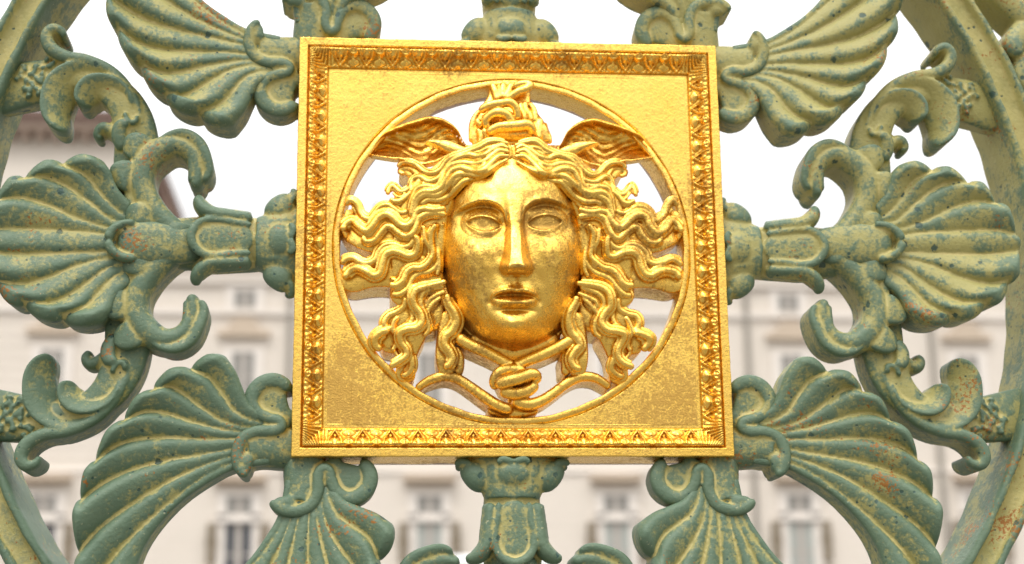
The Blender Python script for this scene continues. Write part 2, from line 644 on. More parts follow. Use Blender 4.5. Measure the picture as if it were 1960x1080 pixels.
def face_mesh():
    ny, nx = 330, 240
    y = np.linspace(278, 684, ny)
    ys = [278, 300, 320, 345, 380, 420, 457, 509, 545, 580, 605, 630, 650, 664, 674, 684]
    lx = [897, 888, 880, 870, 856, 848, 844, 847, 854, 864, 876, 893, 915, 944, 965, 976]
    rx = [1066, 1077, 1086, 1095, 1101, 1112, 1119, 1117, 1111, 1101, 1090, 1075, 1055, 1026, 1004, 992]
    L = np.interp(y, ys, lx)
    Rr = np.interp(y, ys, rx)
    ker = np.hanning(23)
    ker /= ker.sum()
    L = np.convolve(np.pad(L, 11, 'edge'), ker, 'valid')
    Rr = np.convolve(np.pad(Rr, 11, 'edge'), ker, 'valid')
    cy_ = [278, 300, 330, 360, 390, 430, 470, 510, 550, 590, 615, 630, 642, 652, 660, 668, 676, 684]
    cc = [46, 64, 84, 95, 99, 95, 96, 95, 91, 84, 80, 75, 64, 46, 22, 0, -16, -24]
    C = np.interp(y, cy_, cc)
    k2 = np.hanning(19)
    k2 /= k2.sum()
    C = np.convolve(np.pad(C, 9, 'edge'), k2, 'valid')
    t = np.linspace(-1.06, 1.06, nx)
    xc = (L + Rr) / 2
    a = (Rr - L) / 2
    X = xc[:, None] + a[:, None] * t
    Yy = np.repeat(y[:, None], nx, 1)
    T = np.clip(np.abs(t), 0, 1)[None]
    pw = np.interp(y, [480, 560, 620, 684], [2.6, 2.2, 1.75, 1.7])[:, None]
    prof = (1 - T**pw)**np.interp(y, [480, 620], [0.62, 0.8])[:, None]
    edge = np.where(y > 640, np.minimum(-14, C - 20), -14)[:, None]
    h = edge + (C[:, None] - edge) * prof

    def G(x0, y0, sx, sy, p=2):
        return np.exp(-(np.abs((X - x0) / sx)**p + np.abs((Yy - y0) / sy)**p))

    def curve_d(pts):
        """distance (signed: + above) to a polyline y(x), faded at the ends"""
        px, py = np.array(pts).T
        Q = catmull(np.stack([px, py, 0 * px], 1), 60)
        d2 = np.min((X[..., None] - Q[:, 0])**2 + (Yy[..., None] - Q[:, 1])**2, -1)
        yy = np.interp(X, Q[:, 0], Q[:, 1])
        return np.sqrt(d2), yy - Yy
    sm = lambda x: 1 / (1 + np.exp(-x))
    # eye sockets with a crisp brow edge
    for sgn, ex, ey in ((-1, 926, 426), (1, 1043, 423)):
        brow = [(ex - sgn * -70, ey - 4), (ex + sgn * 50, ey - 20), (ex + sgn * 25, ey - 33), (ex, ey - 38), (ex - sgn * 22, ey - 33), (ex - sgn * 37, ey - 21), (ex - sgn * 43, ey + 2)]
        brow = sorted(brow)
        d, up = curve_d(brow)
        below = sm(-up / 2.6)
        sock = np.where((X - ex) * sgn < 0, np.exp(-(np.abs((X - ex) / 42)**4)), np.exp(-(np.abs((X - ex) / 54)**3))) * np.exp(-np.clip((Yy - ey - 6), 0, None)**2 / 22**2)
        h -= 23 * sock * below
        h += 5.5 * np.exp(-((up - 4) / 7)**2) * np.exp(-(np.abs((X - ex - sgn * 6) / 52)**4))
        # inner corner pit beside the nose
        h -= 7 * G(ex - sgn * 37, ey + 2, 10, 16)
        # eyeball and lids
        xx = (X - ex) / 31.5
        arch = np.clip(1 - xx**2, 0, 1)
        upl = ey + 7 * xx * -sgn * 0.35 + 3 - 13 * arch**0.75
        lol = ey + 7 * xx * -sgn * 0.35 + 4 + 12 * arch**0.8
        mid = (upl + lol) / 2
        half = np.maximum((lol - upl) / 2, 0.1)
        inn = np.clip(1 - ((Yy - mid) / half)**2, 0, 1) * (np.abs(xx) < 1)
        ball = 17 * np.clip(1 - ((X - ex) / 45)**2 - ((Yy - ey - np.where(Yy < ey, -1, 3)) / 28)**2, 0, 1)**0.95
        h += ball
        lidw = np.exp(-(xx / 1.05)**8)
        # the opening sunk below the lids
        so_ = np.clip(1 - np.abs((Yy - mid) / (half + 1.2))**4, 0, 1) * np.clip((1.02 - np.abs(xx)) / .08, 0, 1)
        h -= 5.4 * so_**0.5
        h += 3.4 * lidw * np.exp(-((Yy - (upl - 3.0)) / 3.6)**2)
        h += 1.2 * lidw * np.exp(-((Yy - (lol + 2.2)) / 2.4)**2)
        h -= 1.8 * lidw * np.exp(-((Yy - (lol + 11)) / 4.0)**2)
    # nose
    nx0 = np.interp(Yy, [380, 505], [985.5, 988.5])
    ht = np.interp(Yy, [368, 395, 425, 460, 490, 505, 512, 519, 525, 531, 538], [0, 5, 14, 29, 43, 50, 49, 36, 14, 3, 0])
    top_w = np.interp(Yy, [380, 430, 480, 505, 525], [10, 8.5, 8.5, 11, 13])
    bot_w = np.interp(Yy, [380, 430, 470, 495, 515, 530], [19, 19, 25, 31, 34, 30])
    dxn = np.abs(X - nx0)
    q = np.clip((dxn - top_w) / (bot_w - top_w), 0, 1)
    h += ht * (1 - q**1.25 * (3 - 2 * q) / 1.0 * 1.0 if False else (0.5 + 0.5 * np.cos(math.pi * q**0.85)))
    h += 15 * G(968, 509, 9, 10) + 15 * G(1010, 509, 9, 10)
    h -= 7 * G(978, 525, 6, 4) + 7 * G(1000, 525, 6, 4)
    h += 5 * G(989, 503, 12, 10)
    # cheeks, muzzle, mouth
    h += 7 * G(905, 490, 34, 40) + 7 * G(1066, 490, 34, 40)
    h += 8 * G(985, 560, 46, 34)
    h -= 5 * G(938, 545, 16, 30) + 5 * G(1034, 545, 16, 30)
    h -= 3 * G(990, 538, 5, 8)
    mx = (X - 984) / 47.0
    mm = np.clip(1 - mx**2, 0, 1)
    mx = (X - 985) / 44.0
    mm = np.clip(1 - mx**2, 0, 1)
    ul = 571 - 18 * mm**0.5 + 2.0 * np.exp(-((X - 989) / 6)**2)
    ext = np.exp(-(np.abs(mx) / 0.92)**6)
    h += 8 * ext * np.exp(-(np.abs((Yy - ul) / 5.0)**2.2))
    gap = 574 - 9.5 * mm**0.5
    h -= 13 * np.exp(-(np.abs(mx) / 0.84)**6) * np.exp(-(np.abs((Yy - gap) / 3.9)**2.4))
    h += 11 * np.exp(-(np.abs((X - 987) / 31.0))**3.5) * np.exp(-(np.abs((Yy - 579) / 6.2)**2.4))
    h -= 8 * np.exp(-(np.abs((X - 987) / 34.0))**4) * np.exp(-((Yy - 594) / 6.0)**2)
    h -= 6 * G(938, 577, 7, 10) + 6 * G(1031, 577, 7, 10)
    # chin
    h += 17 * G(984, 617, 33, 18) + 4 * G(984, 632, 46, 14)
    # soft unevenness of an old casting
    h += 0.5 * np.sin(X / 9.0 + Yy / 13) * np.cos(Yy / 8.0 - X / 17) + 0.35 * np.sin(X / 4.1 - Yy / 6.3)
    P3 = PU(X, Yy, h * K)
    # side walls back into the casting
    pts = P3.reshape(-1, 3)
    I = np.arange(ny * nx).reshape(ny, nx)
    quads = np.stack([I[:-1, :-1], I[1:, :-1], I[1:, 1:], I[:-1, 1:]], -1).reshape(-1, 4).tolist()
    loop = list(I[0, :]) + list(I[1:, -1]) + list(I[-1, -2::-1]) + list(I[-2:0:-1, 0])
    loop = [int(i) for i in loop]
    bk = pts[loop].copy()
    bk[:, 2] = -0.16
    n0 = len(pts)
    pts = np.concatenate([pts, bk])
    m = len(loop)
    for i in range(m):
        j = (i + 1) % m
        quads.append((loop[i], loop[j], n0 + j, n0 + i))
    quads.append(tuple(n0 + i for i in range(m))[::-1])
    me = to_mesh('face', unit2m(pts), quads)
    wear_shade_attr(me, its=(12, 60), scl=(0.0012, 0.0026))
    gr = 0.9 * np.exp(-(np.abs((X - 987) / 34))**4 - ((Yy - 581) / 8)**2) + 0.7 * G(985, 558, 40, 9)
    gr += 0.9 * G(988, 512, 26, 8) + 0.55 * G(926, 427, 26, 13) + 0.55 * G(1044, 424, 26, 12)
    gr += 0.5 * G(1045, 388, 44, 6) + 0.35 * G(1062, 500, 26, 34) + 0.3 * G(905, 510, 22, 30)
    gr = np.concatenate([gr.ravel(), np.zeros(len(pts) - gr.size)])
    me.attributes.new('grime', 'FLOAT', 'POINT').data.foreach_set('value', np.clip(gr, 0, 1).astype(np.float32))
    return me


face = link('face', face_mesh(), GOLDX, plaque)

# ---- hair
ANCH = [(980, 275, 70), (940, 300, 74), (900, 298, 56), (930, 325, 84), (880, 345, 58), (850, 330, 40), (850, 380, 36),
        (862, 400, 30), (845, 470, 14), (845, 540, 12), (860, 600, 12), (890, 650, 2), (800, 300, 15), (760, 320, -5),
        (770, 400, 22), (800, 450, 26), (720, 430, 10), (660, 420, -16), (660, 520, -16), (720, 500, 8), (780, 560, 13),
        (740, 580, 0), (790, 620, 10), (760, 680, -2), (720, 700, -14), (850, 680, 5), (840, 740, -8), (780, 740, -14),
        (980, 660, -22)]
ANCH = np.array(ANCH + [(2 * AX - x, y, h) for x, y, h in ANCH], float)


def hair_h(x, y):
    d = np.hypot(np.subtract.outer(np.atleast_1d(x), ANCH[:, 0]), np.subtract.outer(np.atleast_1d(y), ANCH[:, 1]))
    w = 1 / (d + 6)**3
    return (w * ANCH[:, 2]).sum(-1) / w.sum(-1)


def strand(mb, pts, w, dh=0.0, t=None, back=None, side=0, cap=(1, 1), wav=0.0):
    """pts in photo pixels; w start/end half widths in px; lies on the hair surface"""
    p = np.array([(q[0], q[1]) for q in pts], float)
    p0 = p.copy()
    if side:
        p[:, 0] = 2 * AX - p[:, 0]
        k = np.arange(len(p))
        p[:, 0] += 2.2 * np.sin(k * 1.7 + p0[0, 1])
        p[:, 1] += 2.4 * np.cos(k * 1.3 + p0[0, 0]) + 2.0
    if len(p) >= 5 and side >= 0:
        q = catmull(np.column_stack([p, np.zeros(len(p))]), len(p) * 2)
        tg = np.gradient(q[:, :2], axis=0)
        nn = np.stack([-tg[:, 1], tg[:, 0]], 1) / (np.linalg.norm(tg, axis=1)[:, None] + 1e-9)
        Wc = np.interp(np.linspace(0, 1, len(q)), np.linspace(0, 1, len(w)), w)
        for o in (-1, 1):
            qq = q[1:-1, :2] + o * nn[1:-1] * (Wc[1:-1] * 0.95)[:, None]
            xs = 2 * AX - qq[:, 0] if side else qq[:, 0]
            h2 = hair_h(xs, qq[:, 1]) + dh - 3.0
            sweep(mb, np.column_stack([PU(qq[:, 0], qq[:, 1], h2 * K), Wc[1:-1] * 0.5 * K, Wc[1:-1] * 0.55 * K]), m=10)
    hh = hair_h(p0[:, 0], p0[:, 1]) + dh
    W = np.interp(np.linspace(0, 1, len(p)), np.linspace(0, 1, len(w)), w)
    if back is None:
        W = W * 0.86
    tt = W * 0.95 if t is None else W * t
    uv = PU(p[:, 0], p[:, 1], hh * K)
    sweep(mb, np.column_stack([uv, W * K, tt * K]), back=back, m=12, cap=cap)


def slab(mb, rows, back=-0.24, side=0, t=9.0, dh=-1):
    """rows: x, y, half width (px): the solid body of a lock"""
    r = np.array(rows, float)
    x = r[:, 0].copy()
    if side:
        x = 2 * AX - x
    hh = hair_h(r[:, 0], r[:, 1]) + dh - t
    uv = PU(x, r[:, 1] + (2 if side else 0), hh * K)
    sweep(mb, np.column_stack([uv, r[:, 2] * K, np.full(len(r), t * K)]), back=back, m=12, sq=2.6, narrow=0.93)


hair = MB()
for sd in (0, 1):
    S = lambda pts, w, dh=0.0, **k: strand(hair, pts, w, dh, side=sd, **k)
    B_ = lambda rows, **k: slab(hair, rows, side=sd, **k)
    # bodies
    B_([(985, 288, 16), (940, 300, 26), (890, 318, 34), (845, 350, 34), (815, 395, 36)])
    B_([(850, 340, 40), (815, 400, 46), (802, 470, 50), (800, 540, 48), (815, 600, 42), (835, 632, 26)])
    B_([(648, 428, 37), (675, 430, 36), (706, 446, 36), (745, 445, 44), (800, 440, 45)], t=8)
    B_([(648, 533, 34), (680, 530, 30), (706, 522, 30), (742, 512, 40), (800, 510, 45)], t=8)
    B_([(748, 548, 22), (775, 560, 28), (810, 570, 30)], t=8)
    B_([(805, 570, 30), (780, 615, 34), (756, 645, 36), (735, 672, 26)], t=8)
    B_([(800, 620, 26), (780, 680, 18), (775, 735, 20)], t=8)
    B_([(868, 595, 20), (854, 640, 17), (852, 690, 17), (858, 722, 14)], t=8)
    B_([(770, 380, 22), (764, 400, 16)], t=8)
    B_([(800, 330, 24), (780, 322, 14), (765, 318, 8)], t=7)
    B_([(772, 365, 14), (756, 372, 14)], t=6)
    # top, sweeping from the parting
    S(Z1([(1806, 300), (1700, 275), (1600, 282), (1500, 340), (1420, 370), (1330, 405), (1220, 440), (1150, 490), (1100, 560), (1030, 600), (940, 590), (860, 530), (790, 495), (700, 500), (652, 545)]), (4, 7, 7, 6, 6, 7), 2)
    S(Z1([(1812, 350), (1720, 325), (1630, 365), (1560, 415), (1470, 430), (1380, 415), (1290, 440), (1200, 500), (1150, 560), (1080, 650), (980, 690), (880, 640), (820, 660), (790, 720), (795, 800)]), (4, 7, 7, 6, 6, 4), 3)
    S(Z1([(1812, 385), (1700, 370), (1620, 430), (1540, 490), (1440, 510), (1320, 500), (1220, 525), (1150, 590), (1110, 680), (1040, 750), (940, 740), (860, 765), (810, 850), (785, 950)]), (4, 7, 8, 7, 7, 5), 4)
    S(Z1([(1812, 425), (1700, 430), (1610, 510), (1530, 580), (1430, 580), (1310, 552), (1220, 580), (1160, 665), (1110, 745), (1030, 790), (910, 800), (840, 860), (805, 960), (790, 1050)]), (4, 8, 8, 8, 8, 6), 7)
    S(Z1([(1800, 455), (1690, 510), (1580, 585), (1480, 625), (1370, 612), (1265, 622), (1200, 695), (1150, 765), (1060, 830), (940, 825), (860, 880), (830, 980), (815, 1060)]), (3, 6, 8, 8, 8, 6), 6)
    S(Z1([(1560, 605), (1440, 655), (1340, 688), (1255, 765), (1185, 835), (1080, 880), (970, 880), (900, 930)]), (3, 6, 7, 7, 5), 4)
    S(Z1([(1770, 300), (1660, 320), (1580, 345), (1500, 385), (1400, 390), (1280, 420)]), (3, 4, 4, 3), 3)
    S(Z1([(1160, 640), (1090, 710), (1010, 735), (900, 700)]), (3, 4, 3), 5)
    # little curls above
    S(Z1([(1050, 640), (930, 640), (850, 600), (790, 560), (720, 560), (680, 590), (720, 620)]), (5, 6, 6, 5), -3)
    S(Z1([(552, 830), (560, 770), (600, 730), (645, 765), (690, 800), (750, 775), (800, 720)]), (5, 6, 6, 5), 0)
    S(Z1([(575, 860), (610, 890), (670, 895), (740, 850), (800, 790)]), (5, 6, 6, 5), 1)
    S(Z1([(600, 800), (640, 840), (690, 850), (740, 810)]), (3, 3), 3)
    # side locks
    S(Z2([(96, 150), (140, 108), (190, 135), (222, 205), (262, 258), (310, 268), (352, 215), (400, 160), (460, 146), (520, 182), (575, 215), (630, 200), (690, 140)]), (7, 7, 7, 6, 5), 0)
    S(Z2([(150, 165), (190, 215), (235, 280), (300, 300), (350, 262), (400, 205), (460, 185), (520, 215), (580, 255), (640, 235), (690, 180)]), (4, 4, 5, 4), -1)
    S(Z2([(66, 372), (98, 312), (160, 286), (222, 340), (280, 372), (332, 322), (382, 256), (450, 228), (512, 262), (562, 312), (622, 328), (680, 282), (706, 212), (762, 182), (870, 190), (965, 175)]), (8, 9, 9, 9, 8, 7), 5)
    S(Z2([(242, 415), (275, 462), (340, 452), (400, 382), (450, 332), (502, 340), (552, 385), (612, 418), (662, 400), (702, 342), (722, 272), (800, 226), (900, 220), (970, 235)]), (6, 7, 7, 8, 7), 4)
    S(Z2([(262, 405), (305, 425), (355, 395), (400, 340), (450, 300), (500, 305), (560, 350), (620, 375), (670, 350)]), (3, 4, 4, 3), 2)
    S(Z2([(56, 660), (108, 612), (170, 606), (230, 642), (290, 652), (350, 618), (382, 545), (440, 494), (520, 490), (592, 512), (650, 496), (690, 436), (690, 380)]), (8, 8, 7, 7, 6), 1)
    S(Z2([(78, 785), (138, 712), (200, 690), (270, 716), (340, 758), (390, 738), (415, 655), (442, 576), (502, 548), (572, 562), (640, 588), (700, 565), (722, 480), (700, 405)]), (9, 9, 9, 9, 8, 6), 6)
    S(Z2([(120, 790), (180, 735), (240, 735), (310, 785), (380, 790), (430, 740), (450, 660), (500, 620)]), (4, 4, 4, 3), -2)
    S(Z2([(468, 832), (530, 842), (592, 802), (622, 732), (672, 692), (742, 690), (810, 642), (846, 570), (832, 470), (840, 370), (880, 310)]), (8, 9, 8, 7, 6), 5)
    S(Z2([(490, 915), (560, 918), (630, 870), (670, 790), (730, 738), (800, 728), (870, 685), (905, 610)]), (7, 7, 7, 6), 1)
    S(Z2([(480, 780), (530, 790), (570, 750), (600, 690), (660, 640), (720, 640), (770, 590)]), (4, 5, 4), 0)
    S(Z2([(770, 320), (782, 450), (835, 540), (850, 620), (800, 660), (740, 660)]), (4, 6, 6, 4), 3)
    S(Z2([(885, 300), (868, 400), (885, 490), (896, 580), (905, 680), (880, 760)]), (5, 6, 6, 5), 2)
    S(Z2([(940, 300), (915, 400), (912, 520), (918, 640), (925, 740)]), (4, 5, 5, 4), -4)
    S(Z2([(990, 60), (900, 100), (800, 110), (730, 150), (700, 220)]), (5, 7, 7, 5), 2)
    S(Z2([(985, 120), (900, 150), (810, 150), (740, 190)]), (4, 5, 4), 0)
    # lower locks
    S(Z3([(745, -5), (650, 20), (550, 45), (475, 75), (452, 135), (470, 205), (520, 275), (530, 345), (480, 398), (395, 410), (340, 445), (350, 520), (392, 575), (398, 630), (340, 680), (280, 715), (262, 745)]), (6, 9, 9, 9, 8, 8), 7)
    S(Z3([(730, 40), (620, 55), (535, 100), (520, 180), (550, 265), (582, 345), (585, 420), (540, 468)]), (6, 7, 7, 6, 5), 3)
    S(Z3([(420, 70), (410, 150), (430, 230), (450, 300), (420, 360), (360, 385)]), (5, 6, 6, 5), 0)
    S(Z3([(392, 130), (375, 210), (310, 260), (245, 290), (205, 350), (225, 400), (280, 400)]), (6, 7, 8, 8, 6), 0)
    S(Z3([(330, 300), (290, 340), (280, 410), (310, 480), (300, 550), (270, 600)]), (5, 6, 6, 5), 0)
    S(Z3([(255, 420), (190, 430), (130, 480), (130, 540), (180, 590)]), (8, 10, 10, 8), 3)
    S(Z3([(700, 130), (620, 190), (580, 255), (600, 330), (620, 400)]), (5, 7, 6, 5), 0)
    S(Z3([(735, 80), (660, 110), (590, 160), (565, 230)]), (5, 6, 5), 1)
    S(Z3([(742, 100), (762, 180), (812, 260), (832, 335), (790, 420), (735, 470), (728, 540), (770, 595), (792, 655), (762, 715), (712, 735)]), (7, 9, 11, 10, 9, 8), 6)
    S(Z3([(840, 330), (850, 420), (800, 500), (790, 560)]), (5, 7, 5), -3)
    S(Z3([(430, 600), (445, 680), (440, 745), (390, 800), (345, 800)]), (6, 8, 8, 7), 1)
    S(Z3([(330, 450), (300, 520), (300, 600), (330, 650)]), (4, 5, 4), -3)
    # tie bar down to the snake below
    S(Z3([(800, 560), (850, 640), (855, 720), (845, 800)]), (9, 9, 8), -8, back=-0.24)
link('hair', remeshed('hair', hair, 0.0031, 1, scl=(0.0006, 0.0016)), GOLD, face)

# ---- wings
WT = [(1400, 350), (1335, 270), (1275, 150), (1185, 70), (1085, 25), (980, 15), (850, 50), (700, 100), (600, 140), (520, 180), (440, 270), (380, 370)]
WB = [(1390, 352), (1250, 410), (1150, 430), (1060, 480), (960, 510), (880, 505), (800, 480), (700, 460), (600, 452), (520, 440), (440, 425), (380, 412)]


def wing_mesh(sd):
    n, m = 90, 50
    tp = catmull(np.array([(x, y, 0) for x, y in Z1(WT)]), n)
    bt = catmull(np.array([(x, y, 0) for x, y in Z1(WB)]), n)
    s = np.linspace(0, 1, n)[:, None]
    t = np.linspace(0, 1, m)[None]
    X = tp[:, :1] * (1 - t) + bt[:, :1] * t
    Y = tp[:, 1:2] * (1 - t) + bt[:, 1:2] * t
    hb = np.interp(s, [0, .3, .7, 1], [26, 14, 0, -16])
    hh = hb + 13 * np.exp(-((t - .05) / .075)**2) - 34 * np.sin(math.pi * np.clip(t * 1.05, 0, 1))**0.8 * np.interp(s, [0, .15, 1], [.2, 1, 1]) + 10 * t
    hh = hh + 1.5 * np.sin(s * 40 + t * 9) * np.sin(t * 22 + s * 6) * np.sin(math.pi * t) + 1.0 * np.sin(t * 40 + 8 * np.sin(s * 9))
    hh = hh - 10 * (np.clip((0.04 - t) / .04, 0, 1)**2)
    if sd:
        X = 2 * AX - X + 1.5
        Y = Y + 4
    front = PU(X, Y, hh * K)
    bh = np.clip(hh - 24, -95, None) - 10 * np.sin(math.pi * t)
    back = front.copy()
    back[..., 2] = bh * K
    ring = np.concatenate([front, back[:, ::-1]], 1)
    mb = MB()
    loft(mb, ring)
    # short covert feather lying over the wing
    ft = catmull(np.array([(x, y, 0) for x, y in Z1([(945, 266), (1010, 250), (1100, 252), (1180, 262), (1280, 300), (1390, 350)])]), 30)
    fb = catmull(np.array([(x, y, 0) for x, y in Z1([(945, 274), (1010, 302), (1090, 342), (1160, 388), (1250, 412), (1390, 390)])]), 30)
    t2 = np.linspace(0, 1, 14)[None]
    X = ft[:, :1] * (1 - t2) + fb[:, :1] * t2
    Y = ft[:, 1:2] * (1 - t2) + fb[:, 1:2] * t2
    h2 = np.interp(np.linspace(0, 1, 30), [0, 1], [22, 34])[:, None] + 7 * np.sin(math.pi * t2)**0.7
    if sd:
        X = 2 * AX - X + 1.5
        Y = Y + 3
    fr_ = PU(X, Y, h2 * K)
    bk = fr_.copy()
    bk[..., 2] -= 22 * K
    loft(mb, np.concatenate([fr_, bk[:, ::-1]], 1))
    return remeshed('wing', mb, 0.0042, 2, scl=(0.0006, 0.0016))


for sd in (0, 1):
    link('wing', wing_mesh(sd), GOLD, face)

# ---- snakes: collar, knot and tails
sn = MB()


def bar(mb, pts, w, h, back=None, t=1.0, cap=(1, 1)):
    p = np.array(pts, float)
    L = len(p)
    W = np.interp(np.linspace(0, 1, L), np.linspace(0, 1, len(w)), w)
    Hh = np.interp(np.linspace(0, 1, L), np.linspace(0, 1, len(h)), h)
    uv = PU(p[:, 0], p[:, 1], Hh * K)
    sweep(mb, np.column_stack([uv, W * K, W * t * K]), back=back, m=14, cap=cap)


bar(sn, Z7([(380, 20), (500, 95), (620, 150), (760, 215), (870, 275), (960, 330)]), (12, 12, 11, 10), (2, 4, 8), back=-0.2)
bar(sn, Z7([(1600, 30), (1450, 118), (1300, 190), (1150, 250), (1040, 300), (980, 340)]), (12, 12, 11, 10), (2, 4, 8), back=-0.2)
bar(sn, Z7([(800, 560), (770, 480), (810, 400), (900, 358), (1000, 360), (1070, 400), (1110, 470)]), (9, 10, 11, 11, 9), (-6, 2, 10, 10, 6, 0))
bar(sn, Z7([(790, 520), (900, 480), (1030, 440), (1140, 405), (1200, 420), (1190, 500)]), (11, 12, 12, 11, 9), (4, 20, 22, 14, 4))
bar(sn, Z7([(830, 560), (920, 590), (1040, 590), (1140, 550), (1200, 480)]), (12, 13, 13, 11), (-2, 2, 2, -2))
bar(sn, Z7([(800, 490), (980, 500), (1180, 480)]), (24, 26, 22), (-26, -22, -26), back=-0.22, t=0.8)
bar(sn, [(900, 634), (935, 655), (983, 664), (1030, 655), (1070, 634)], (30, 34, 36, 34, 30), (-22, -26, -22), back=-.22, t=.5)
bar(sn, Z7([(980, 540), (975, 640), (970, 720)]), (16, 12, 18), (-22, -26, -30), back=-0.22)
bar(sn, Z7([(-20, 560), (60, 500), (140, 458), (280, 425), (400, 452), (540, 540), (680, 640), (800, 715), (900, 750), (960, 745)]), (7, 9, 10, 10, 11, 11, 10), (-24, -16, -14, -12, -10, -14), back=-0.22)
bar(sn, Z7([(1950, 545), (1880, 490), (1790, 440), (1650, 432), (1500, 502), (1370, 600), (1250, 675), (1130, 710), (1020, 690), (965, 650)]), (7, 9, 10, 10, 11, 12, 10), (-24, -16, -14, -12, -8, -10), back=-0.22)
bar(sn, Z7([(700, 770), (960, 800), (1220, 770)]), (8, 12, 8), (-34, -34, -34), back=-0.24)
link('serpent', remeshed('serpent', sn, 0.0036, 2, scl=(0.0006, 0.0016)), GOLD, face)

# ---- knot of snakes on the crown, tied to the rim
kn = MB()
rows = [(800, 960, 510), (775, 800, 505), (760, 680, 470), (755, 560, 420), (750, 470, 350), (768, 380, 300), (780, 280, 280), (782, 110, 272)]
p = np.array([(x, y) for x, y, _ in rows])
p = np.array(Z8(p))
uv = PU(p[:, 0], p[:, 1], np.full(len(p), -14 * K))
uv[:, 2] = np.array([-4, -2, -6, -10, -14, -18, -22, -26]) * K
sweep(kn, np.column_stack([uv, np.array([r[2] for r in rows]) / 6.75 * K, np.full(len(p), 10 * K)]), back=-0.2, m=20, sq=3.2, cap=(0, 0))
bar(kn, Z8([(500, 800), (540, 750), (640, 700), (760, 690), (900, 680), (1010, 670), (1060, 720), (1060, 800)]), (9, 10, 11, 11, 9), (14, 20, 26, 24, 16))
bar(kn, Z8([(500, 720), (470, 620), (540, 545), (640, 512), (740, 545), (800, 620), (860, 640)]), (8, 9, 11, 10, 7), (8, 14, 20, 18, 12))
bar(kn, Z8([(520, 760), (700, 780), (900, 790), (1080, 780)]), (12, 13, 12), (8, 10, 8))
bar(kn, Z8([(400, 520), (440, 460), (540, 415), (660, 395), (790, 385), (860, 450), (880, 560), (890, 620)]), (7, 9, 9, 9, 8, 7), (6, 14, 16, 14, 8))
bar(kn, Z8([(740, 350), (820, 290), (900, 240), (990, 210), (1050, 165), (1000, 140), (880, 155), (830, 190)]), (7, 9, 9, 8, 6), (-2, 2, 0, -6))
bar(kn, Z8([(700, 120), (690, 230), (700, 340)]), (6, 7, 6), (-10, -6, 0))
bar(kn, Z8([(800, 130), (765, 240), (700, 340)]), (6, 7, 6), (-10, -6, 0))
bar(kn, Z8([(550, 130), (590, 240), (620, 360)]), (6, 7, 6), (-14, -8, 0))
bar(kn, Z8([(640, 130), (650, 220), (640, 330)]), (4, 5, 4), (-14, -8, 0))
bar(kn, Z8([(920, 380), (925, 470), (960, 540), (975, 620)]), (5, 6, 5), (-4, 2, 4))
bar(kn, Z8([(980, 370), (990, 470), (1045, 550), (1060, 630)]), (5, 6, 5), (-6, 0, 4))
bar(kn, Z8([(1030, 380), (1090, 470), (1110, 560), (1100, 640)]), (5, 6, 5), (-10, -4, 0))
bar(kn, Z8([(1185, 590), (1160, 680), (1155, 780), (1150, 880)]), (7, 9, 8), (-4, 0, 4))
bar(kn, Z8([(1230, 640), (1250, 740), (1285, 820), (1300, 920)]), (5, 6, 5), (-10, -6, -4))
bar(kn, Z8([(360, 720), (400, 790), (410, 860), (380, 920)]), (5, 6, 5), (4, 6, 6))
bar(kn, Z8([(430, 720), (480, 790), (500, 860)]), (5, 6, 5), (8, 8, 8))
bar(kn, Z8([(400, 480), (340, 560), (300, 660), (290, 780), (290, 900)]), (5, 7, 6), (-8, -6, -4))
bar(kn, Z8([(380, 580), (370, 640), (420, 700)]), (4, 5, 4), (4, 6, 6))
link('crown_knot', remeshed('crown_knot', kn, 0.0036, 2, scl=(0.0006, 0.0016)), GOLD, face)

# ================================================================== GREEN GATE
gate = empty('ornamental_gate', (0, 0, Z0))
tag(gate, 'weathered pale green cast-iron gate of scrolls and shell leaves round the gold plaque', 'gate')
GB = -0.27
VOX = 0.0062


def uvh(pts, h):
    p = np.array([(q[0], q[1]) for q in pts], float)
    hh = np.interp(np.linspace(0, 1, len(p)), np.linspace(0, 1, np.size(h)), np.atleast_1d(h))
    r = PU(p[:, 0], p[:, 1], 0.0)
    r[:, 2] = hh
    return r


def gsweep(mb, pts, w, h, t=None, back=GB, cap=(1, 1), sq=2.2, narrow=0.9, m=16, px=0.5, tilt=0.0):
    """pts in 2x zoom pixels; w half width (zoom px), h front depth (units)"""
    P = uvh(pts, h)
    W = np.interp(np.linspace(0, 1, len(P)), np.linspace(0, 1, np.size(w)), np.atleast_1d(w)) * px * K
    T = W * 0.6 if t is None else np.full(len(P), t)
    P[:, 2] -= T
    sweep(mb, np.column_stack([P, W, T]), back=back, m=m, cap=cap, sq=sq, narrow=narrow, tilt=tilt)


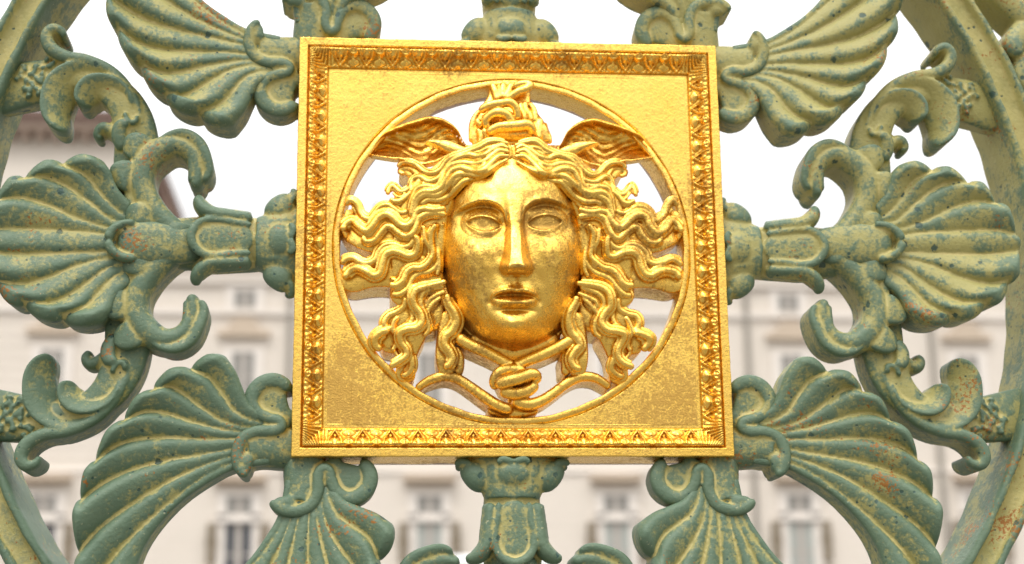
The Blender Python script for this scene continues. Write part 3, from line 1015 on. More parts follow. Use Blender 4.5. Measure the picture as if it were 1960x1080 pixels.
def lobe(mb, Ga, Gb, bulge, h, dome, back=GB, tilt=0.0, ns_=46, crest=1.0, curl=0.0):
    """one shell-leaf lobe between two groove lines (units), rounded past its end to `bulge`"""
    A, B = catmull(Ga, ns_), catmull(Gb, ns_)
    C, W = (A + B) / 2, (B - A) / 2
    ncap = 12
    q = np.linspace(0, math.pi / 2, ncap + 1)[1:]
    V = np.asarray(bulge, float) - C[-1, :2]
    Cc = C[-1, :2] + V * np.sin(q)[:, None]
    Wc = W[-1, :2] * np.maximum(np.cos(q), 0.04)[:, None]
    C2 = np.concatenate([C[:, :2], Cc])
    W2 = np.concatenate([W[:, :2], Wc])
    n = len(C2)
    s = np.concatenate([np.linspace(0, 1, ns_), 1 + 0.15 * np.sin(q)])
    fall = np.concatenate([np.ones(ns_), np.cos(q)**0.5])
    hc = np.interp(s, np.linspace(0, 1.15, np.size(h)), np.atleast_1d(h))
    wid = np.linalg.norm(W2, axis=1)
    wref = np.concatenate([np.linalg.norm(W[:, :2], axis=1), np.full(ncap, np.linalg.norm(W[-1, :2]))])
    t = np.cos(np.linspace(0, math.pi, 19))
    d = dome * wref * np.clip(fall, 0.05, 1) * (0.9 + 0.55 * np.clip(s, 0, 1)**4)
    # convex lobe, steeper on one flank
    tau = np.where(t * crest > -0.3, (t * crest + 0.3) / 1.3, (t * crest + 0.3) / 0.7)
    sh = (1 - np.abs(tau)**2.0)**0.8
    front = hc[:, None] + d[:, None] * sh + (tilt * wref)[:, None] * t - (curl * np.clip(s - 0.8, 0, 1))[:, None]
    P = np.zeros((n, 19, 3))
    P[..., :2] = C2[:, None] + W2[:, None] * t[None, :, None]
    P[..., 2] = front
    bk = P[:, [18, 9, 0]].copy()
    cen = C2[:, None]
    bk[..., :2] = cen + (bk[..., :2] - cen) * 1.0
    # the underside curls in a little at the tip
    pull = np.clip(s - 0.85, 0, 1)[:, None, None] * 0.35
    bk[..., :2] -= pull * (V / (np.linalg.norm(V) + 1e-9))[None, None] * 0.10
    bk[..., 2] = back
    loft(mb, np.concatenate([P, bk], 1)[:, ::-1])


def G2(frame_pts, h=0.0):
    return uvh(frame_pts, h)


# ---------------- corner shell leaf (traced on the left edge, lower half)
pal = MB()
Gv = [
    ZL([(1055, 528), (1000, 500), (955, 465), (930, 410), (905, 345), (870, 292)]),
    ZL([(1050, 538), (955, 525), (892, 490), (852, 435), (805, 375), (735, 340)]),
    ZL([(1045, 550), (935, 552), (850, 530), (765, 480), (700, 430), (645, 402), (590, 415)]),
    ZL([(1040, 565), (910, 572), (820, 558), (720, 533), (640, 508), (560, 502), (480, 532)]),
    ZL([(1035, 585), (895, 598), (780, 602), (650, 598), (530, 606), (440, 635), (370, 688)]),
    ZL([(1030, 610), (890, 638), (760, 663), (620, 690), (490, 728), (390, 780), (314, 838)]),
    ZL([(1030, 635), (890, 664), (760, 710), (620, 780), (490, 865), (380, 950), (303, 1036)]),
    ZL([(1030, 660), (890, 690), (780, 745), (680, 820), (570, 915), (475, 1010), (410, 1090), (360, 1180)]),
    ZL([(1030, 690), (890, 715), (800, 762), (700, 832), (610, 925), (555, 1005), (522, 1085), (500, 1190), (480, 1270)]),
]
bul = ZL([(785, 283), (642, 340), (512, 452), (402, 585), (318, 742), (280, 905), (290, 1150), (400, 1310)])
Gu = [G2(g) for g in Gv]
bu = G2(bul)[:, :2]
for k in range(8):
    lobe(pal, Gu[k], Gu[k + 1], bu[k], (-0.055, -0.025, -0.01, 0.0, 0.0), 0.54, tilt=-0.08, back=-0.185, curl=0.02)
# heart of the leaf behind the lobes
gsweep(pal, ZL([(1020, 610), (900, 620), (760, 620), (600, 660), (480, 740)]), (40, 50, 90, 120, 120), (-0.07, -0.06, -0.05), back=-0.18, t=0.02)
pal_me = remeshed('palmette', pal, VOX, 2)

col = MB()
gsweep(col, ZL([(1135, 622), (1060, 622), (985, 622), (925, 630)]), (78, 76, 72, 78), (-0.045, -0.03, -0.02), t=0.09, back=-0.26, cap=(0, .3), sq=2.4)
# upper ear of the collar: a rolled leaf with a hollow middle and a small drilled eye by the plaque
gsweep(col, ZL([(1080, 575), (1050, 512), (1026, 440), (1024, 366)]), (44, 60, 66, 64), (-0.05, -0.045, -0.04), t=0.02, back=-0.24)
gsweep(col, ZL([(1122, 396), (1075, 394), (1035, 415)]), (12, 22, 44), (-0.055, -0.05, -0.045), t=0.02, back=-0.23)
gsweep(col, ZL([(1130, 510), (1085, 500), (1045, 480)]), (24, 32, 44), (-0.06, -0.05, -0.045), t=0.02, back=-0.23)
gsweep(col, ZL([(1108, 405), (1085, 382), (1045, 368), (1000, 380), (968, 415), (960, 455), (985, 495), (1030, 516), (1068, 527), (1076, 547), (1050, 564), (985, 566), (932, 590), (908, 637), (908, 690), (925, 725), (945, 742)]),
       (18, 26, 28, 28, 28, 25, 22, 20, 19, 20, 21, 22, 23, 22, 19, 11), (-0.035, -0.022, -0.018, -0.018, -0.016, -0.012, -0.005, -0.005), t=0.022, back=-0.20, narrow=.8)
gsweep(col, ZL([(935, 640), (930, 690), (943, 732)]), (38, 34, 16), (-0.02, -0.01, -0.02), back=-0.22)
col_me = remeshed('collar', col, VOX, 2)

# ---------------- axis stem with cup and petals (canonical: left of the plaque, units: a outwards, b up)
stem = MB()


def ab(rows):
    """rows a, b, h -> u, v, h for the left-hand unit"""
    r = np.array(rows, float)
    return np.stack([-r[:, 0], r[:, 1], r[:, 2]], 1)


def asweep(mb, rows, w, t=None, back=None, **k):
    P = ab(rows)
    W = np.interp(np.linspace(0, 1, len(P)), np.linspace(0, 1, np.size(w)), np.atleast_1d(w))
    T = W * 0.8 if t is None else np.interp(np.linspace(0, 1, len(P)), np.linspace(0, 1, np.size(t)), np.atleast_1d(t))
    sweep(mb, np.column_stack([P, W, T]), back=back, **k)


AXB = 0.008
# cup against the plaque
asweep(stem, [(0.985, AXB, -.13), (1.03, AXB, -.13), (1.07, AXB, -.12), (1.11, AXB, -.115), (1.15, AXB, -.11), (1.18, AXB, -.11)],
       (.195, .192, .175, .155, .138, .125), t=(.10, .105, .11, .105, .10, .10), cap=(0, 0), m=26, sq=2.3)
for b in (-.165, 0.0, .165):
    wv = .075 if b == 0 else .06
    asweep(stem, [(1.005, AXB + b * 1.12, -.05 if b == 0 else -.10), (1.05, AXB + b * 1.08, -.035 if b == 0 else -.08), (1.10, AXB + b * .88, -.04 if b == 0 else -.08), (1.145, AXB + b * .70, -.06 if b == 0 else -.09)],
           (wv * .9, wv * 1.05, wv, wv * .55), t=(.03, .045, .045, .02), m=16)
    # rolled lip of each petal
    s_ = 1 if b >= 0 else -1
    for q in ((-1, 1) if b == 0 else (1,)):
        asweep(stem, [(1.022, AXB + b * 1.15, 0.0 if b == 0 else -.05), (1.012, AXB + b * 1.15 + q * s_ * .05, -.005 if b == 0 else -.07), (1.03, AXB + b * 1.12 + q * s_ * .075, -.01 if b == 0 else -.085)],
               (.013, .017, .012), m=10)
for s_ in (-1, 1):
    asweep(stem, [(1.06, AXB + s_ * .17, -.12), (1.03, AXB + s_ * .20, -.11), (1.01, AXB + s_ * .218, -.11), (1.02, AXB + s_ * .235, -.12), (1.05, AXB + s_ * .242, -.13)], (.035, .03, .026, .022, .014), t=(.06, .05, .04, .03, .02), m=12)
    asweep(stem, [(1.03, AXB + s_ * .092, -.035), (1.09, AXB + s_ * .085, -.03), (1.145, AXB + s_ * .075, -.04), (1.15, AXB + s_ * .10, -.055), (1.10, AXB + s_ * .115, -.055)], (.012, .013, .013, .012, .01), m=10)
# shaft
asweep(stem, [(1.15, AXB, -.125), (1.2, AXB, -.13), (1.3, AXB, -.135), (1.4, AXB, -.135), (1.5, AXB, -.12), (1.62, AXB, -.11), (1.75, AXB, -.10)],
       (.125, .13, .135, .14, .125, .115, .11), t=(.10, .10, .105, .10, .095, .09, .085), cap=(0, 0), m=26)
# middle petal, cupped, with a raised rim
asweep(stem, [(1.19, AXB, -.025), (1.27, AXB, -.022), (1.36, AXB, -.018), (1.43, AXB, -.012), (1.468, AXB, -.01)], (.064, .074, .086, .072, .03), t=(.018, .02, .022, .022, .015), m=16)
rim = [(1.20, .066), (1.27, .074), (1.35, .086), (1.41, .082), (1.45, .055), (1.473, 0), (1.45, -.055), (1.41, -.082), (1.35, -.086), (1.27, -.074), (1.20, -.066)]
asweep(stem, [(a, AXB + b, h) for (a, b), h in zip(rim, (-.02, -.01, -.004, .002, .008, .012, .008, .002, -.004, -.01, -.02))], (.012, .015, .016, .018, .02, .022, .02, .018, .016, .015, .012), m=12)
for s_ in (-1, 1):
    # side petals flaring outwards
    asweep(stem, [(1.20, AXB + s_ * .105, -.06), (1.30, AXB + s_ * .112, -.055), (1.385, AXB + s_ * .122, -.05), (1.428, AXB + s_ * .15, -.05), (1.447, AXB + s_ * .188, -.055), (1.438, AXB + s_ * .215, -.06)],
           (.030, .035, .038, .038, .030, .014), t=(.05, .06, .065, .06, .045, .02), m=14)
    asweep(stem, [(1.205, AXB + s_ * .098, -.02), (1.29, AXB + s_ * .105, -.015), (1.38, AXB + s_ * .118, -.01), (1.43, AXB + s_ * .135, -.015), (1.45, AXB + s_ * .165, -.025)], (.010, .012, .014, .014, .010), m=10)
    asweep(stem, [(1.205, AXB + s_ * .13, -.055), (1.29, AXB + s_ * .138, -.05), (1.37, AXB + s_ * .15, -.045)], (.010, .012, .010), m=10)
stem_me = remeshed('stem', stem, VOX, 2)

# ---------------- acanthus C-scroll (traced left, upper half) in 2x zoom pixels
scr = MB()
gsweep(scr, ZT([(790, 915), (700, 890), (630, 845), (570, 775), (538, 700), (545, 625), (595, 570), (660, 545), (720, 565), (752, 620), (752, 680), (738, 715)]),
       (40, 46, 48, 50, 50, 54, 52, 44, 40, 36, 30, 18), (-0.03, 0.0, 0.01, 0.01, 0.0, -0.01), t=0.075, back=-0.24)
# outer acanthus lobes: flat leaf scallops with a raised outer edge
for pts_, w_, h_ in (
        ([(600, 620), (562, 580), (520, 556), (466, 566)], (30, 50, 56, 50), (-.075, -.01, .015, -.01)),
        ([(556, 690), (512, 676), (470, 668), (418, 690)], (34, 54, 60, 50), (-.075, -.005, .02, -.01)),
        ([(560, 752), (512, 750), (462, 756)], (28, 40, 34), (-.08, -.015, -.02)),
        ([(640, 838), (575, 830), (525, 818), (474, 822)], (22, 38, 44, 36), (-.05, .01, .022, -.005)),
        ([(750, 882), (700, 876), (655, 880), (612, 892)], (16, 28, 30, 20), (-.04, -.0, .01, -.01))):
    gsweep(scr, ZT(pts_), w_, [q - .012 for q in h_], t=.016, back=-0.22, sq=3.0)
# rolled tip leaf
gsweep(scr, ZT([(585, 585), (635, 535), (695, 525), (742, 552), (772, 605), (782, 655), (766, 690)]), (18, 28, 38, 42, 38, 32, 20), (-.02, .0, .0, -.02), t=.045, back=-0.2, tilt=.03)
gsweep(scr, ZT([(690, 540), (730, 590), (735, 650), (725, 690)]), (14, 18, 18, 12), (.0, -.005, -.02), t=.03, back=-0.2)
scr_me = remeshed('scroll', scr, VOX, 2)

# ---------------- axis shell leaf (left), full fan
fan = MB()
gu = [
    ZT([(500, 770), (462, 735), (440, 700), (425, 660), (405, 630)]),
    ZT([(480, 820), (440, 800), (380, 740), (330, 680), (245, 640)]),
    ZT([(480, 845), (420, 835), (330, 770), (250, 715), (170, 685), (95, 690)]),
    ZT([(470, 875), (410, 868), (300, 840), (180, 790), (80, 765), (-10, 772)]),
    ZT([(460, 905), (400, 893), (280, 885), (140, 880), (20, 880), (-75, 895)]),
]
mirror_y = 925
gl = [[(x, 2 * mirror_y / 2 - y) for x, y in g] for g in gu[::-1]]
allg = [G2(g) for g in gu] + [G2(g) for g in gl]
bb = ZT([(305, 596), (165, 622), (30, 690), (-62, 800)])
bb = bb + [(-46, mirror_y / 2)] + [(x, mirror_y - y) for x, y in bb[::-1]]
bbu = G2(bb)[:, :2]
for k in range(9):
    lobe(fan, allg[k], allg[k + 1], bbu[k], (-.03, -.01, 0.0, 0.01, .0), 0.48, tilt=(-.08 if k < 4 else .08 if k > 4 else 0), crest=(1 if k < 4 else -1), back=-0.185, curl=.02)
gsweep(fan, ZT([(520, 925), (400, 925), (250, 925), (90, 925)]), (60, 100, 190, 240), (-.05, -.02, -.01), t=.02, back=-.22)
fan_me = remeshed('palmette', fan, VOX, 2)

# bract over the root of the fan
bra = MB()
gsweep(bra, ZT([(790, 925), (700, 925), (600, 925), (500, 925), (440, 925)]), (60, 72, 84, 78, 44), (-.03, .0, .02, .03, .02), t=.05, back=-.23)
gsweep(bra, ZT([(560, 925), (500, 925), (430, 925), (380, 925)]), (130, 130, 110, 90), (-.10, -.08, -.07), t=.02, back=-.235)
for s_ in (-1, 1):
    gsweep(bra, ZT([(520, 925 + s_ * 70), (470, 925 + s_ * 62), (430, 925 + s_ * 36), (414, 925)]), (14, 16, 17, 18), (.035, .045, .05), t=.025, back=-.1)
for s_ in (-1, 1):
    gsweep(bra, ZT([(560, 925 + s_ * 95), (490, 925 + s_ * 90), (440, 925 + s_ * 110)]), (50, 56, 40), (-.11, -.09, -.08), t=.02, back=-.23)
bra_me = remeshed('bract', bra, VOX, 2)

# ---------------- branch to the ring (traced left, upper half)
br = MB()
gsweep(br, ZT([(510, 700), (508, 600), (512, 520), (500, 440), (460, 360), (390, 300), (290, 262), (200, 264), (110, 272), (10, 285), (-75, 300)]),
       (84, 84, 84, 78, 68, 60, 60, 76, 90, 98, 100), (-.08, -.06, -.05, -.045, -.05, -.055, -.09, -.13, -.15), t=.04, back=-.27, cap=(1, 0))
# outer rim rolling into a curl at the ring
gsweep(br, ZT([(540, 470), (520, 390), (478, 315), (415, 255), (330, 216), (240, 200), (185, 165), (172, 120), (195, 95), (228, 105), (240, 130)]),
       (13, 16, 20, 22, 22, 24, 26, 24, 21, 17, 10), (-.05, -.035, -.025, -.02, -.02, -.02, -.035), t=.03, back=-.25)
# two hooked leaves hanging inside: blades sloping from a raised outer edge
gsweep(br, ZT([(455, 330), (370, 275), (290, 270), (232, 305), (208, 360), (203, 415), (220, 458), (236, 486)]), (20, 38, 54, 60, 58, 50, 36, 14), (-.07, -.06, -.05, -.05, -.06), t=.03, back=-.24, tilt=-.055)
gsweep(br, ZT([(495, 415), (458, 345), (400, 318), (345, 325), (318, 360), (314, 396)]), (18, 36, 46, 48, 40, 16), (-.065, -.045, -.035, -.04), t=.03, back=-.23, tilt=-.05)
gsweep(br, ZT([(520, 430), (515, 455), (490, 455), (470, 420)]), (10, 12, 12, 9), (-.025, -.02), t=.02, back=-.15)
# small side curl and bract
gsweep(br, ZT([(440, 500), (410, 470), (378, 462), (360, 485), (375, 510)]), (22, 24, 24, 20, 12), (-.06, -.07, -.09), t=.05, back=-.2)
gsweep(br, ZT([(470, 560), (450, 510), (458, 470), (490, 462)]), (22, 30, 26, 14), (-.04, -.02, -.01), t=.03, back=-.15)
# laurel texture where it meets the ring
r2 = np.random.default_rng(3)
for i in range(44):
    x, y = r2.uniform(60, 215), r2.uniform(195, 345)
    hd = -.052 - .055 * max(0, (220 - x) / 160)
    a = math.radians(r2.choice([200, 165, 150]) + r2.uniform(-14, 14))
    L = r2.uniform(26, 44)
    gsweep(br, ZT([(x, y), (x + L * .5 * math.cos(a), y - L * .5 * math.sin(a)), (x + L * math.cos(a), y - L * math.sin(a))]), (5, 10, 4), (hd - .02, hd, hd - .02), t=.012, back=-.2)
br_me = remeshed('branch', br, VOX, 2)

# ---------------- place the castings: four sides x two hands
mir = {}
for nm, me in (('palmette', pal_me), ('collar', col_me), ('scroll', scr_me), ('branch', br_me)):
    mir[nm] = mirrored_mesh(me)


def put(name, me, k, parent=gate):
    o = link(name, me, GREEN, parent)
    o.rotation_euler = (0, -k * math.pi / 2, 0)
    return o


def child(name, me, par):
    o = link(name, me, GREEN, par)
    return o


for k in range(4):                      # left, bottom, right, top
    p = put('palmette', pal_me, k)
    child('collar', col_me, p)
    p = put('palmette', mir['palmette'], k)
    child('collar', mir['collar'], p)
    put('stem', stem_me, k)
    p = put('palmette', fan_me, k)
    child('bract', bra_me, p)
    put('scroll', scr_me, k)
    put('scroll', mir['scroll'], k)
    put('branch', br_me, k)
    put('branch', mir['branch'], k)

# ---------------- casting seen beyond the ring at the right
ob_ = MB()


def osweep(rows, back=-.32):
    r = np.array(rows, float)
    uv = PU(r[:, 0], r[:, 1], r[:, 2])
    sweep(ob_, np.column_stack([uv, r[:, 3] * K, np.full(len(r), .05)]), back=back, m=14)


osweep([(1880, -60, -.12, 34), (1930, 0, -.12, 30), (1985, 50, -.12, 30), (2060, 130, -.12, 30)])
osweep([(1990, 40, -.15, 22), (1958, 62, -.12, 26), (1940, 88, -.1, 22), (1950, 112, -.1, 12)])
osweep([(1995, 150, -.15, 22), (1965, 120, -.12, 24), (1955, 150, -.12, 20), (1985, 190, -.12, 16)])
link('spandrel_scroll', remeshed('spandrel_scroll', ob_, VOX, 2), GREEN, gate)

# ---------------- the great ring
RI, RO = 2.505, 2.675
sect = [(RI - .03, -.39), (RI - .012, -.25), (RI, -.105), (RI + .004, -.085), (RI + .014, -.072), (RI + .030, -.070), (RI + .038, -.078), (RI + .044, -.105),
        (RI + .060, -.112), (RO - .060, -.112), (RO - .044, -.105), (RO - .038, -.078), (RO - .030, -.070), (RO - .014, -.072), (RO - .004, -.085), (RO, -.105),
        (RO + .012, -.25), (RO + .03, -.39)]
nt_ = 900
th = np.linspace(0, 2 * math.pi, nt_, endpoint=False)
pts = []
for i, (r_, h_) in enumerate(sect):
    wv = 0.002 * np.sin(th * 31 + i * .2) + .0015 * np.sin(th * 83 + i * .5)
    pts.append(np.stack([.018 + (r_ + wv) * np.cos(th), -.012 + (r_ + wv) * np.sin(th), h_ + 0.8 * wv], -1))
pts = np.stack(pts)
n0, n1 = pts.shape[:2]
I = np.arange(n0 * n1).reshape(n0, n1)
J = np.roll(I, -1, 1)
I2, J2 = np.roll(I, -1, 0), np.roll(J, -1, 0)
quads = np.stack([I, I2, J2, J], -1).reshape(-1, 4)
ring_me = to_mesh('ring', unit2m(pts.reshape(-1, 3)), quads)
wv = np.repeat(np.array([.5, .55, .8, .9, .85, .8, .55, .2, .25, .25, .2, .55, .8, .85, .9, .8, .55, .5], np.float32), nt_)
ring_me.attributes.new('wear_shade', 'FLOAT', 'POINT').data.foreach_set('value', wv)
link('ring', ring_me, GREEN, gate)

#@@BG_START
# ================================================================== PALACE BEHIND THE GATE
WALL = plain('pale_stucco', (0.72, 0.65, 0.57), 0.9, 0.06, 0.5)
TRIM = plain('light_stone_trim', (0.76, 0.70, 0.64), 0.85, 0.05, 1.0)
TAN = plain('ochre_stone', (0.54, 0.44, 0.34), 0.85, 0.1, 1.0)
SHUT = plain('grey_brown_louvres', (0.23, 0.185, 0.13), 0.7, 0.1, 4.0)
ROOFM = plain('brown_roof', (0.15, 0.092, 0.072), 0.8, 0.2, 1.5)
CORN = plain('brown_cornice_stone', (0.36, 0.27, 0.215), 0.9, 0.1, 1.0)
PIPE = plain('grey_downpipe', (0.30, 0.27, 0.23), 0.6, 0.1, 2.0)
PANEL_L = plain('pale_curtained_glass', (0.38, 0.40, 0.37), 0.25, 0.05, 2.0)
PANEL_D = plain('dark_glass', (0.035, 0.045, 0.06), 0.12, 0.2, 2.0)
PANEL_M = plain('grey_glass', (0.26, 0.25, 0.23), 0.2, 0.1, 2.0)
SASH = plain('painted_sash', (0.42, 0.38, 0.34), 0.6, 0.05, 2.0)
STONE = plain('paving_stone', (0.14, 0.13, 0.115), 0.85, 0.15, 0.8)

D = 70.0


def fx(px, py, y=D):
    x, z = on_plane(px, py, y)
    return float(x), float(z) + Z0


x0c, _ = fx(822, 1000)
x1c, _ = fx(1180, 1000)
BAY = x1c - x0c
PXM = BAY / 357.5            # metres per photo pixel on the facade


def fz(py):
    return fx(822, py)[1]


palace = empty('palace', (x0c, D, 0))
tag(palace, 'long pale stucco palace with shuttered windows standing beyond the gate', 'building')


def part(name, mb, mat, parent, loc=(0, 0, 0)):
    v, f = mb.arrays()
    o = link(name, to_mesh(name, v, f, False), mat, parent)
    o.location = loc
    return o


xl = fx(252, 300)[0] - x0c   # right end of the taller left pavilion
XR = 9.6 * BAY
XLL = -4.6 * BAY
ztop = fz(462)
m = MB()
m.box(xl, XR, 0, 14, 0, ztop - .6)
part('wall', m, WALL, palace)
zt2 = fx(120, 262)[1]
m = MB()
m.box(XLL, xl, -.35, 15, 0, zt2)
part('wall', m, WALL, palace)
# cornices
m = MB()
m.box(xl, XR, -.55, 14, ztop - .6, ztop - .25)
m.box(xl, XR, -.9, 14, ztop - .25, ztop + .1)
k = xl + .4
while k < XR:
    m.box(k, k + .28, -.5, -.003, ztop - 1.0, ztop - .602)
    k += .8
part('cornice', m, TRIM, palace)
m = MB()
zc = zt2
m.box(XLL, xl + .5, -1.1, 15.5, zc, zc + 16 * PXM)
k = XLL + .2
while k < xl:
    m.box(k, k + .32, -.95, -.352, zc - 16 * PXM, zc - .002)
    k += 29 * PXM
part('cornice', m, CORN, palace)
# string courses and pilaster lines
m = MB()
for ya, yb, pr in ((541, 547, .22), (596, 606, .16), (806, 816, .18), (900, 906, .1), (1165, 1185, .25)):
    m.box(xl + .002, XR, -pr, -.002, fz(yb), fz(ya))
    m.box(XLL, xl - .002, -.35 - pr, -.352, fz(yb), fz(ya))
for py in range(520, 1160, 21):
    m.box(xl + .003, XR - .1, -.02, -.001, fz(py + 1.5), fz(py))
    m.box(XLL, xl - .003, -.385, -.351, fz(py + 2), fz(py))
part('string_course', m, TRIM, palace)
# roofs
m = MB()
zr = zc + 16 * PXM
v = [(XLL, -1.2, zr), (xl + 1, -1.2, zr), (xl + 1, 15.6, zr), (XLL, 15.6, zr), (XLL + 6, 6, zr + .9), (xl - 5, 6, zr + .9)]
m.box(XLL, xl + .6, -1.25, 15.6, zr + .002, zr + 22 * PXM)
zr2 = zr + 22 * PXM
v = [(XLL, -1.2, zr2), (xl + .6, -1.2, zr2), (xl + .6, 15.6, zr2), (XLL, 15.6, zr2), (XLL + 6, 7, zr2 + .8), (xl - 6, 7, zr2 + .8)]
m.add(v, [(0, 1, 5, 4), (1, 2, 5), (2, 3, 4, 5), (3, 0, 4)])
part('roof', m, ROOFM, palace)
m = MB()
# sloping end of the roof beside the pavilion
pl_ = [fx(262, 262, D + 2), fx(284, 322, D + 2), fx(311, 392, D + 2), fx(312, 398, D + 2), fx(240, 398, D + 2), fx(240, 262, D + 2)]
v = [(x - x0c, 2, z) for x, z in pl_] + [(x - x0c, 9, z) for x, z in pl_]
n_ = len(pl_)
m.add(v, [tuple(range(n_)), tuple(range(2 * n_ - 1, n_ - 1, -1))] + [(i, i + n_, (i + 1) % n_ + n_, (i + 1) % n_) for i in range(n_)])
v = [(xl + .5, -.9, ztop + .103), (XR, -.9, ztop + .103), (XR, 14, ztop + .103), (xl + .5, 14, ztop + .103), (xl + .5, 7, ztop + 1.0), (XR, 7, ztop + 1.0)]
m.add(v, [(0, 1, 5, 4), (1, 2, 5), (2, 3, 4, 5), (3, 0, 4)])
part('roof', m, ROOFM, palace)
# dark roof finial
m = MB()
fxx, fzz = fx(723, 396, D + 1)
m.box(fxx - x0c - .12, fxx - x0c + .12, .9, 1.14, ztop, fzz)
m.box(fxx - x0c - .05, fxx - x0c + .05, .95, 1.09, fzz, fzz + .2)
m.box(fxx - x0c - .22, fxx - x0c + .22, .8, 1.24, ztop, ztop + .5)
part('finial', m, PANEL_D, palace)
# downpipes
for px in (551, 1437, 1793, -160):
    m = MB()
    xx = fx(px, 800)[0] - x0c
    yb = -.352 if xx < xl else 0
    m.box(xx - .11, xx + .11, yb - .2, yb - .02, .2, ztop - 1)
    part('downpipe', m, PIPE, palace)


def window(cx, zb, zt, hw, kind, yb, shutters=False, mini=False):
    """stone surround with sash, panes and shutters; zb, zt opening; hw half width"""
    m = MB()
    b = .10 + 9 * PXM * .5
    m.box(-hw - b * 2, -hw, -.10, .0, zb - .15, zt + b)
    m.box(hw, hw + b * 2, -.10, .0, zb - .15, zt + b)
    m.box(-hw, hw, -.10, .0, zt, zt + b)
    m.box(-hw - b * 2 - .1, hw + b * 2 + .1, -.22, .0, zb - .35, zb - .152)
    w_ = part('window', m, TRIM, palace, (cx, yb, 0))
    m = MB()
    mat = {'d': PANEL_D, 'l': PANEL_L, 'm': PANEL_M}[kind]
    m.box(-hw, -hw * .30, -.03, -.002, zb, zt)
    m.box(hw * .30, hw, -.03, -.002, zb, zt)
    part('pane', m, mat, w_)
    m = MB()
    m.box(-hw * .30, hw * .30, -.06, -.002, zb, zt)
    if not mini:
        zz = zb + (zt - zb) * .55
        m.box(-hw, -hw * .302, -.05, -.031, zz, zz + .1)
        m.box(hw * .302, hw, -.05, -.031, zz, zz + .1)
    part('sash', m, SASH, w_)
    if shutters:
        for s_ in (-1, 1):
            m = MB()
            c = s_ * 49 * PXM
            h2 = 10.5 * PXM
            m.box(c - h2, c + h2, -.24, -.105, fz(1046), fz(1029))
            for a_, b_ in ((1001, 1028.6), (1046.4, 1078), (1092, 1140)):
                m.box(c - h2 * .8, c + h2 * .8, -.26, -.105, fz(b_), fz(a_))
            part('shutter', m, SHUT, w_)
    return w_


kinds = {-3: 'd', -2: 'd', -1: 'd', 0: 'l', 1: 'l', 2: 'l', 3: 'm', 4: 'm', 5: 'l'}
for k in range(-4, 10):
    cx = k * BAY
    yb = -.352 if cx < xl else 0.0
    kd = kinds.get(k, 'm')
    window(cx, fz(1150), fz(993), 24 * PXM, kd, yb, shutters=True)
    window(cx, fz(984), fz(950), 23 * PXM, 'm', yb, mini=True)
    window(cx, fz(786), fz(677), 21 * PXM, 'm', yb)
    window(cx, fz(591), fz(560), 20 * PXM, 'm', yb, mini=True)
    m = MB()
    for hw, ya, yc, pr in ((50, 915, 922, .55), (44, 922, 927, .3)):
        m.box(cx - hw * PXM, cx + hw * PXM, yb - pr, yb - .003, fz(yc), fz(ya) - .003)
    part('lintel', m, TAN, palace)
    m = MB()
    # ochre segmental pediment over the main windows
    hw = 50 * PXM
    n_ = 14
    pts_ = [(-hw, fz(647)), (hw, fz(647)), (hw, fz(637))]
    for i in range(n_ + 1):
        a = math.pi * i / n_
        pts_.append((hw * .62 * math.cos(a), fz(637) + (fz(614) - fz(637)) * math.sin(a)))
    pts_.append((-hw, fz(637)))
    n2 = len(pts_)
    v = [(cx + x, yb - .30, z) for x, z in pts_] + [(cx + x, yb - .003, z) for x, z in pts_]
    m.add(v, [tuple(range(n2))] + [(i, i + n2, (i + 1) % n2 + n2, (i + 1) % n2) for i in range(n2)])
    part('pediment', m, TAN, palace)

# church lantern with its needle, behind the pavilion roof
lx, lz0 = fx(148, 250, 110)
_, lz1 = fx(148, 150, 110)
_, lz2 = fx(148, 112, 110)
_, lz3 = fx(154, 62, 110)
hw = 27 * PXM * 110 / 70
lan = empty('church_lantern', (lx, 110, 0))
tag(lan, 'brownish church lantern tower with thin spire rising behind the palace roof at left', 'tower')


def turned(prof, n=16):
    m = MB()
    a = np.linspace(0, 2 * math.pi, n, endpoint=False)
    S = np.array([[(r * math.cos(t), r * math.sin(t), z) for t in a] for r, z in prof])
    loft(m, S)
    return m


part('drum', turned([(hw, 0), (hw, lz1), (hw * 1.15, lz1), (hw * 1.15, lz1 + .5)], 8), plain('pinkish_stone', (0.30, 0.215, 0.17), 0.9, 0.15, 0.6), lan)
m = MB()
for i in range(8):
    a = math.pi / 8 + i * math.pi / 4
    c, s_ = math.cos(a), math.sin(a)
    px_, py_ = hw * c, hw * s_
    m.box(px_ - .25, px_ + .25, py_ - .25, py_ + .25, lz0, lz1 - .3)
part('pilaster', m, ROOFM, lan)
part('cupola', turned([(hw * 1.05, lz1 + .5), (hw * .9, lz1 + 1.4), (hw * .5, lz2 - .4), (hw * .16, lz2), (hw * .12, lz2 + 1.0), (.10, lz2 + 1.6), (.06, lz3)], 16), plain('pale_lead', (0.45, 0.44, 0.43), 0.6, 0.1, 1.0), lan)
# slender chimney at the far left of the pavilion roof
cxx, cz0 = fx(42, 250, D + 5)
_, cz1 = fx(42, 186, D + 5)
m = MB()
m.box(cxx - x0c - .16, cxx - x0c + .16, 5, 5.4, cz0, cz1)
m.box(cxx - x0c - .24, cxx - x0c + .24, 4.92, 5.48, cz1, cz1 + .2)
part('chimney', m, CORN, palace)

# white van standing in the square
VD = 26.0
vx0, vzt = fx(838, 1063, VD)
vx1, _ = fx(1064, 1063, VD)
van = empty('white_van', ((vx0 + vx1) / 2, VD, 0))
tag(van, 'tall white box van parked in the square between gate and palace', 'van')
hw = (vx1 - vx0) / 2
WHITE = plain('white_body_paint', (0.72, 0.73, 0.74), 0.35, 0.03, 1.0)


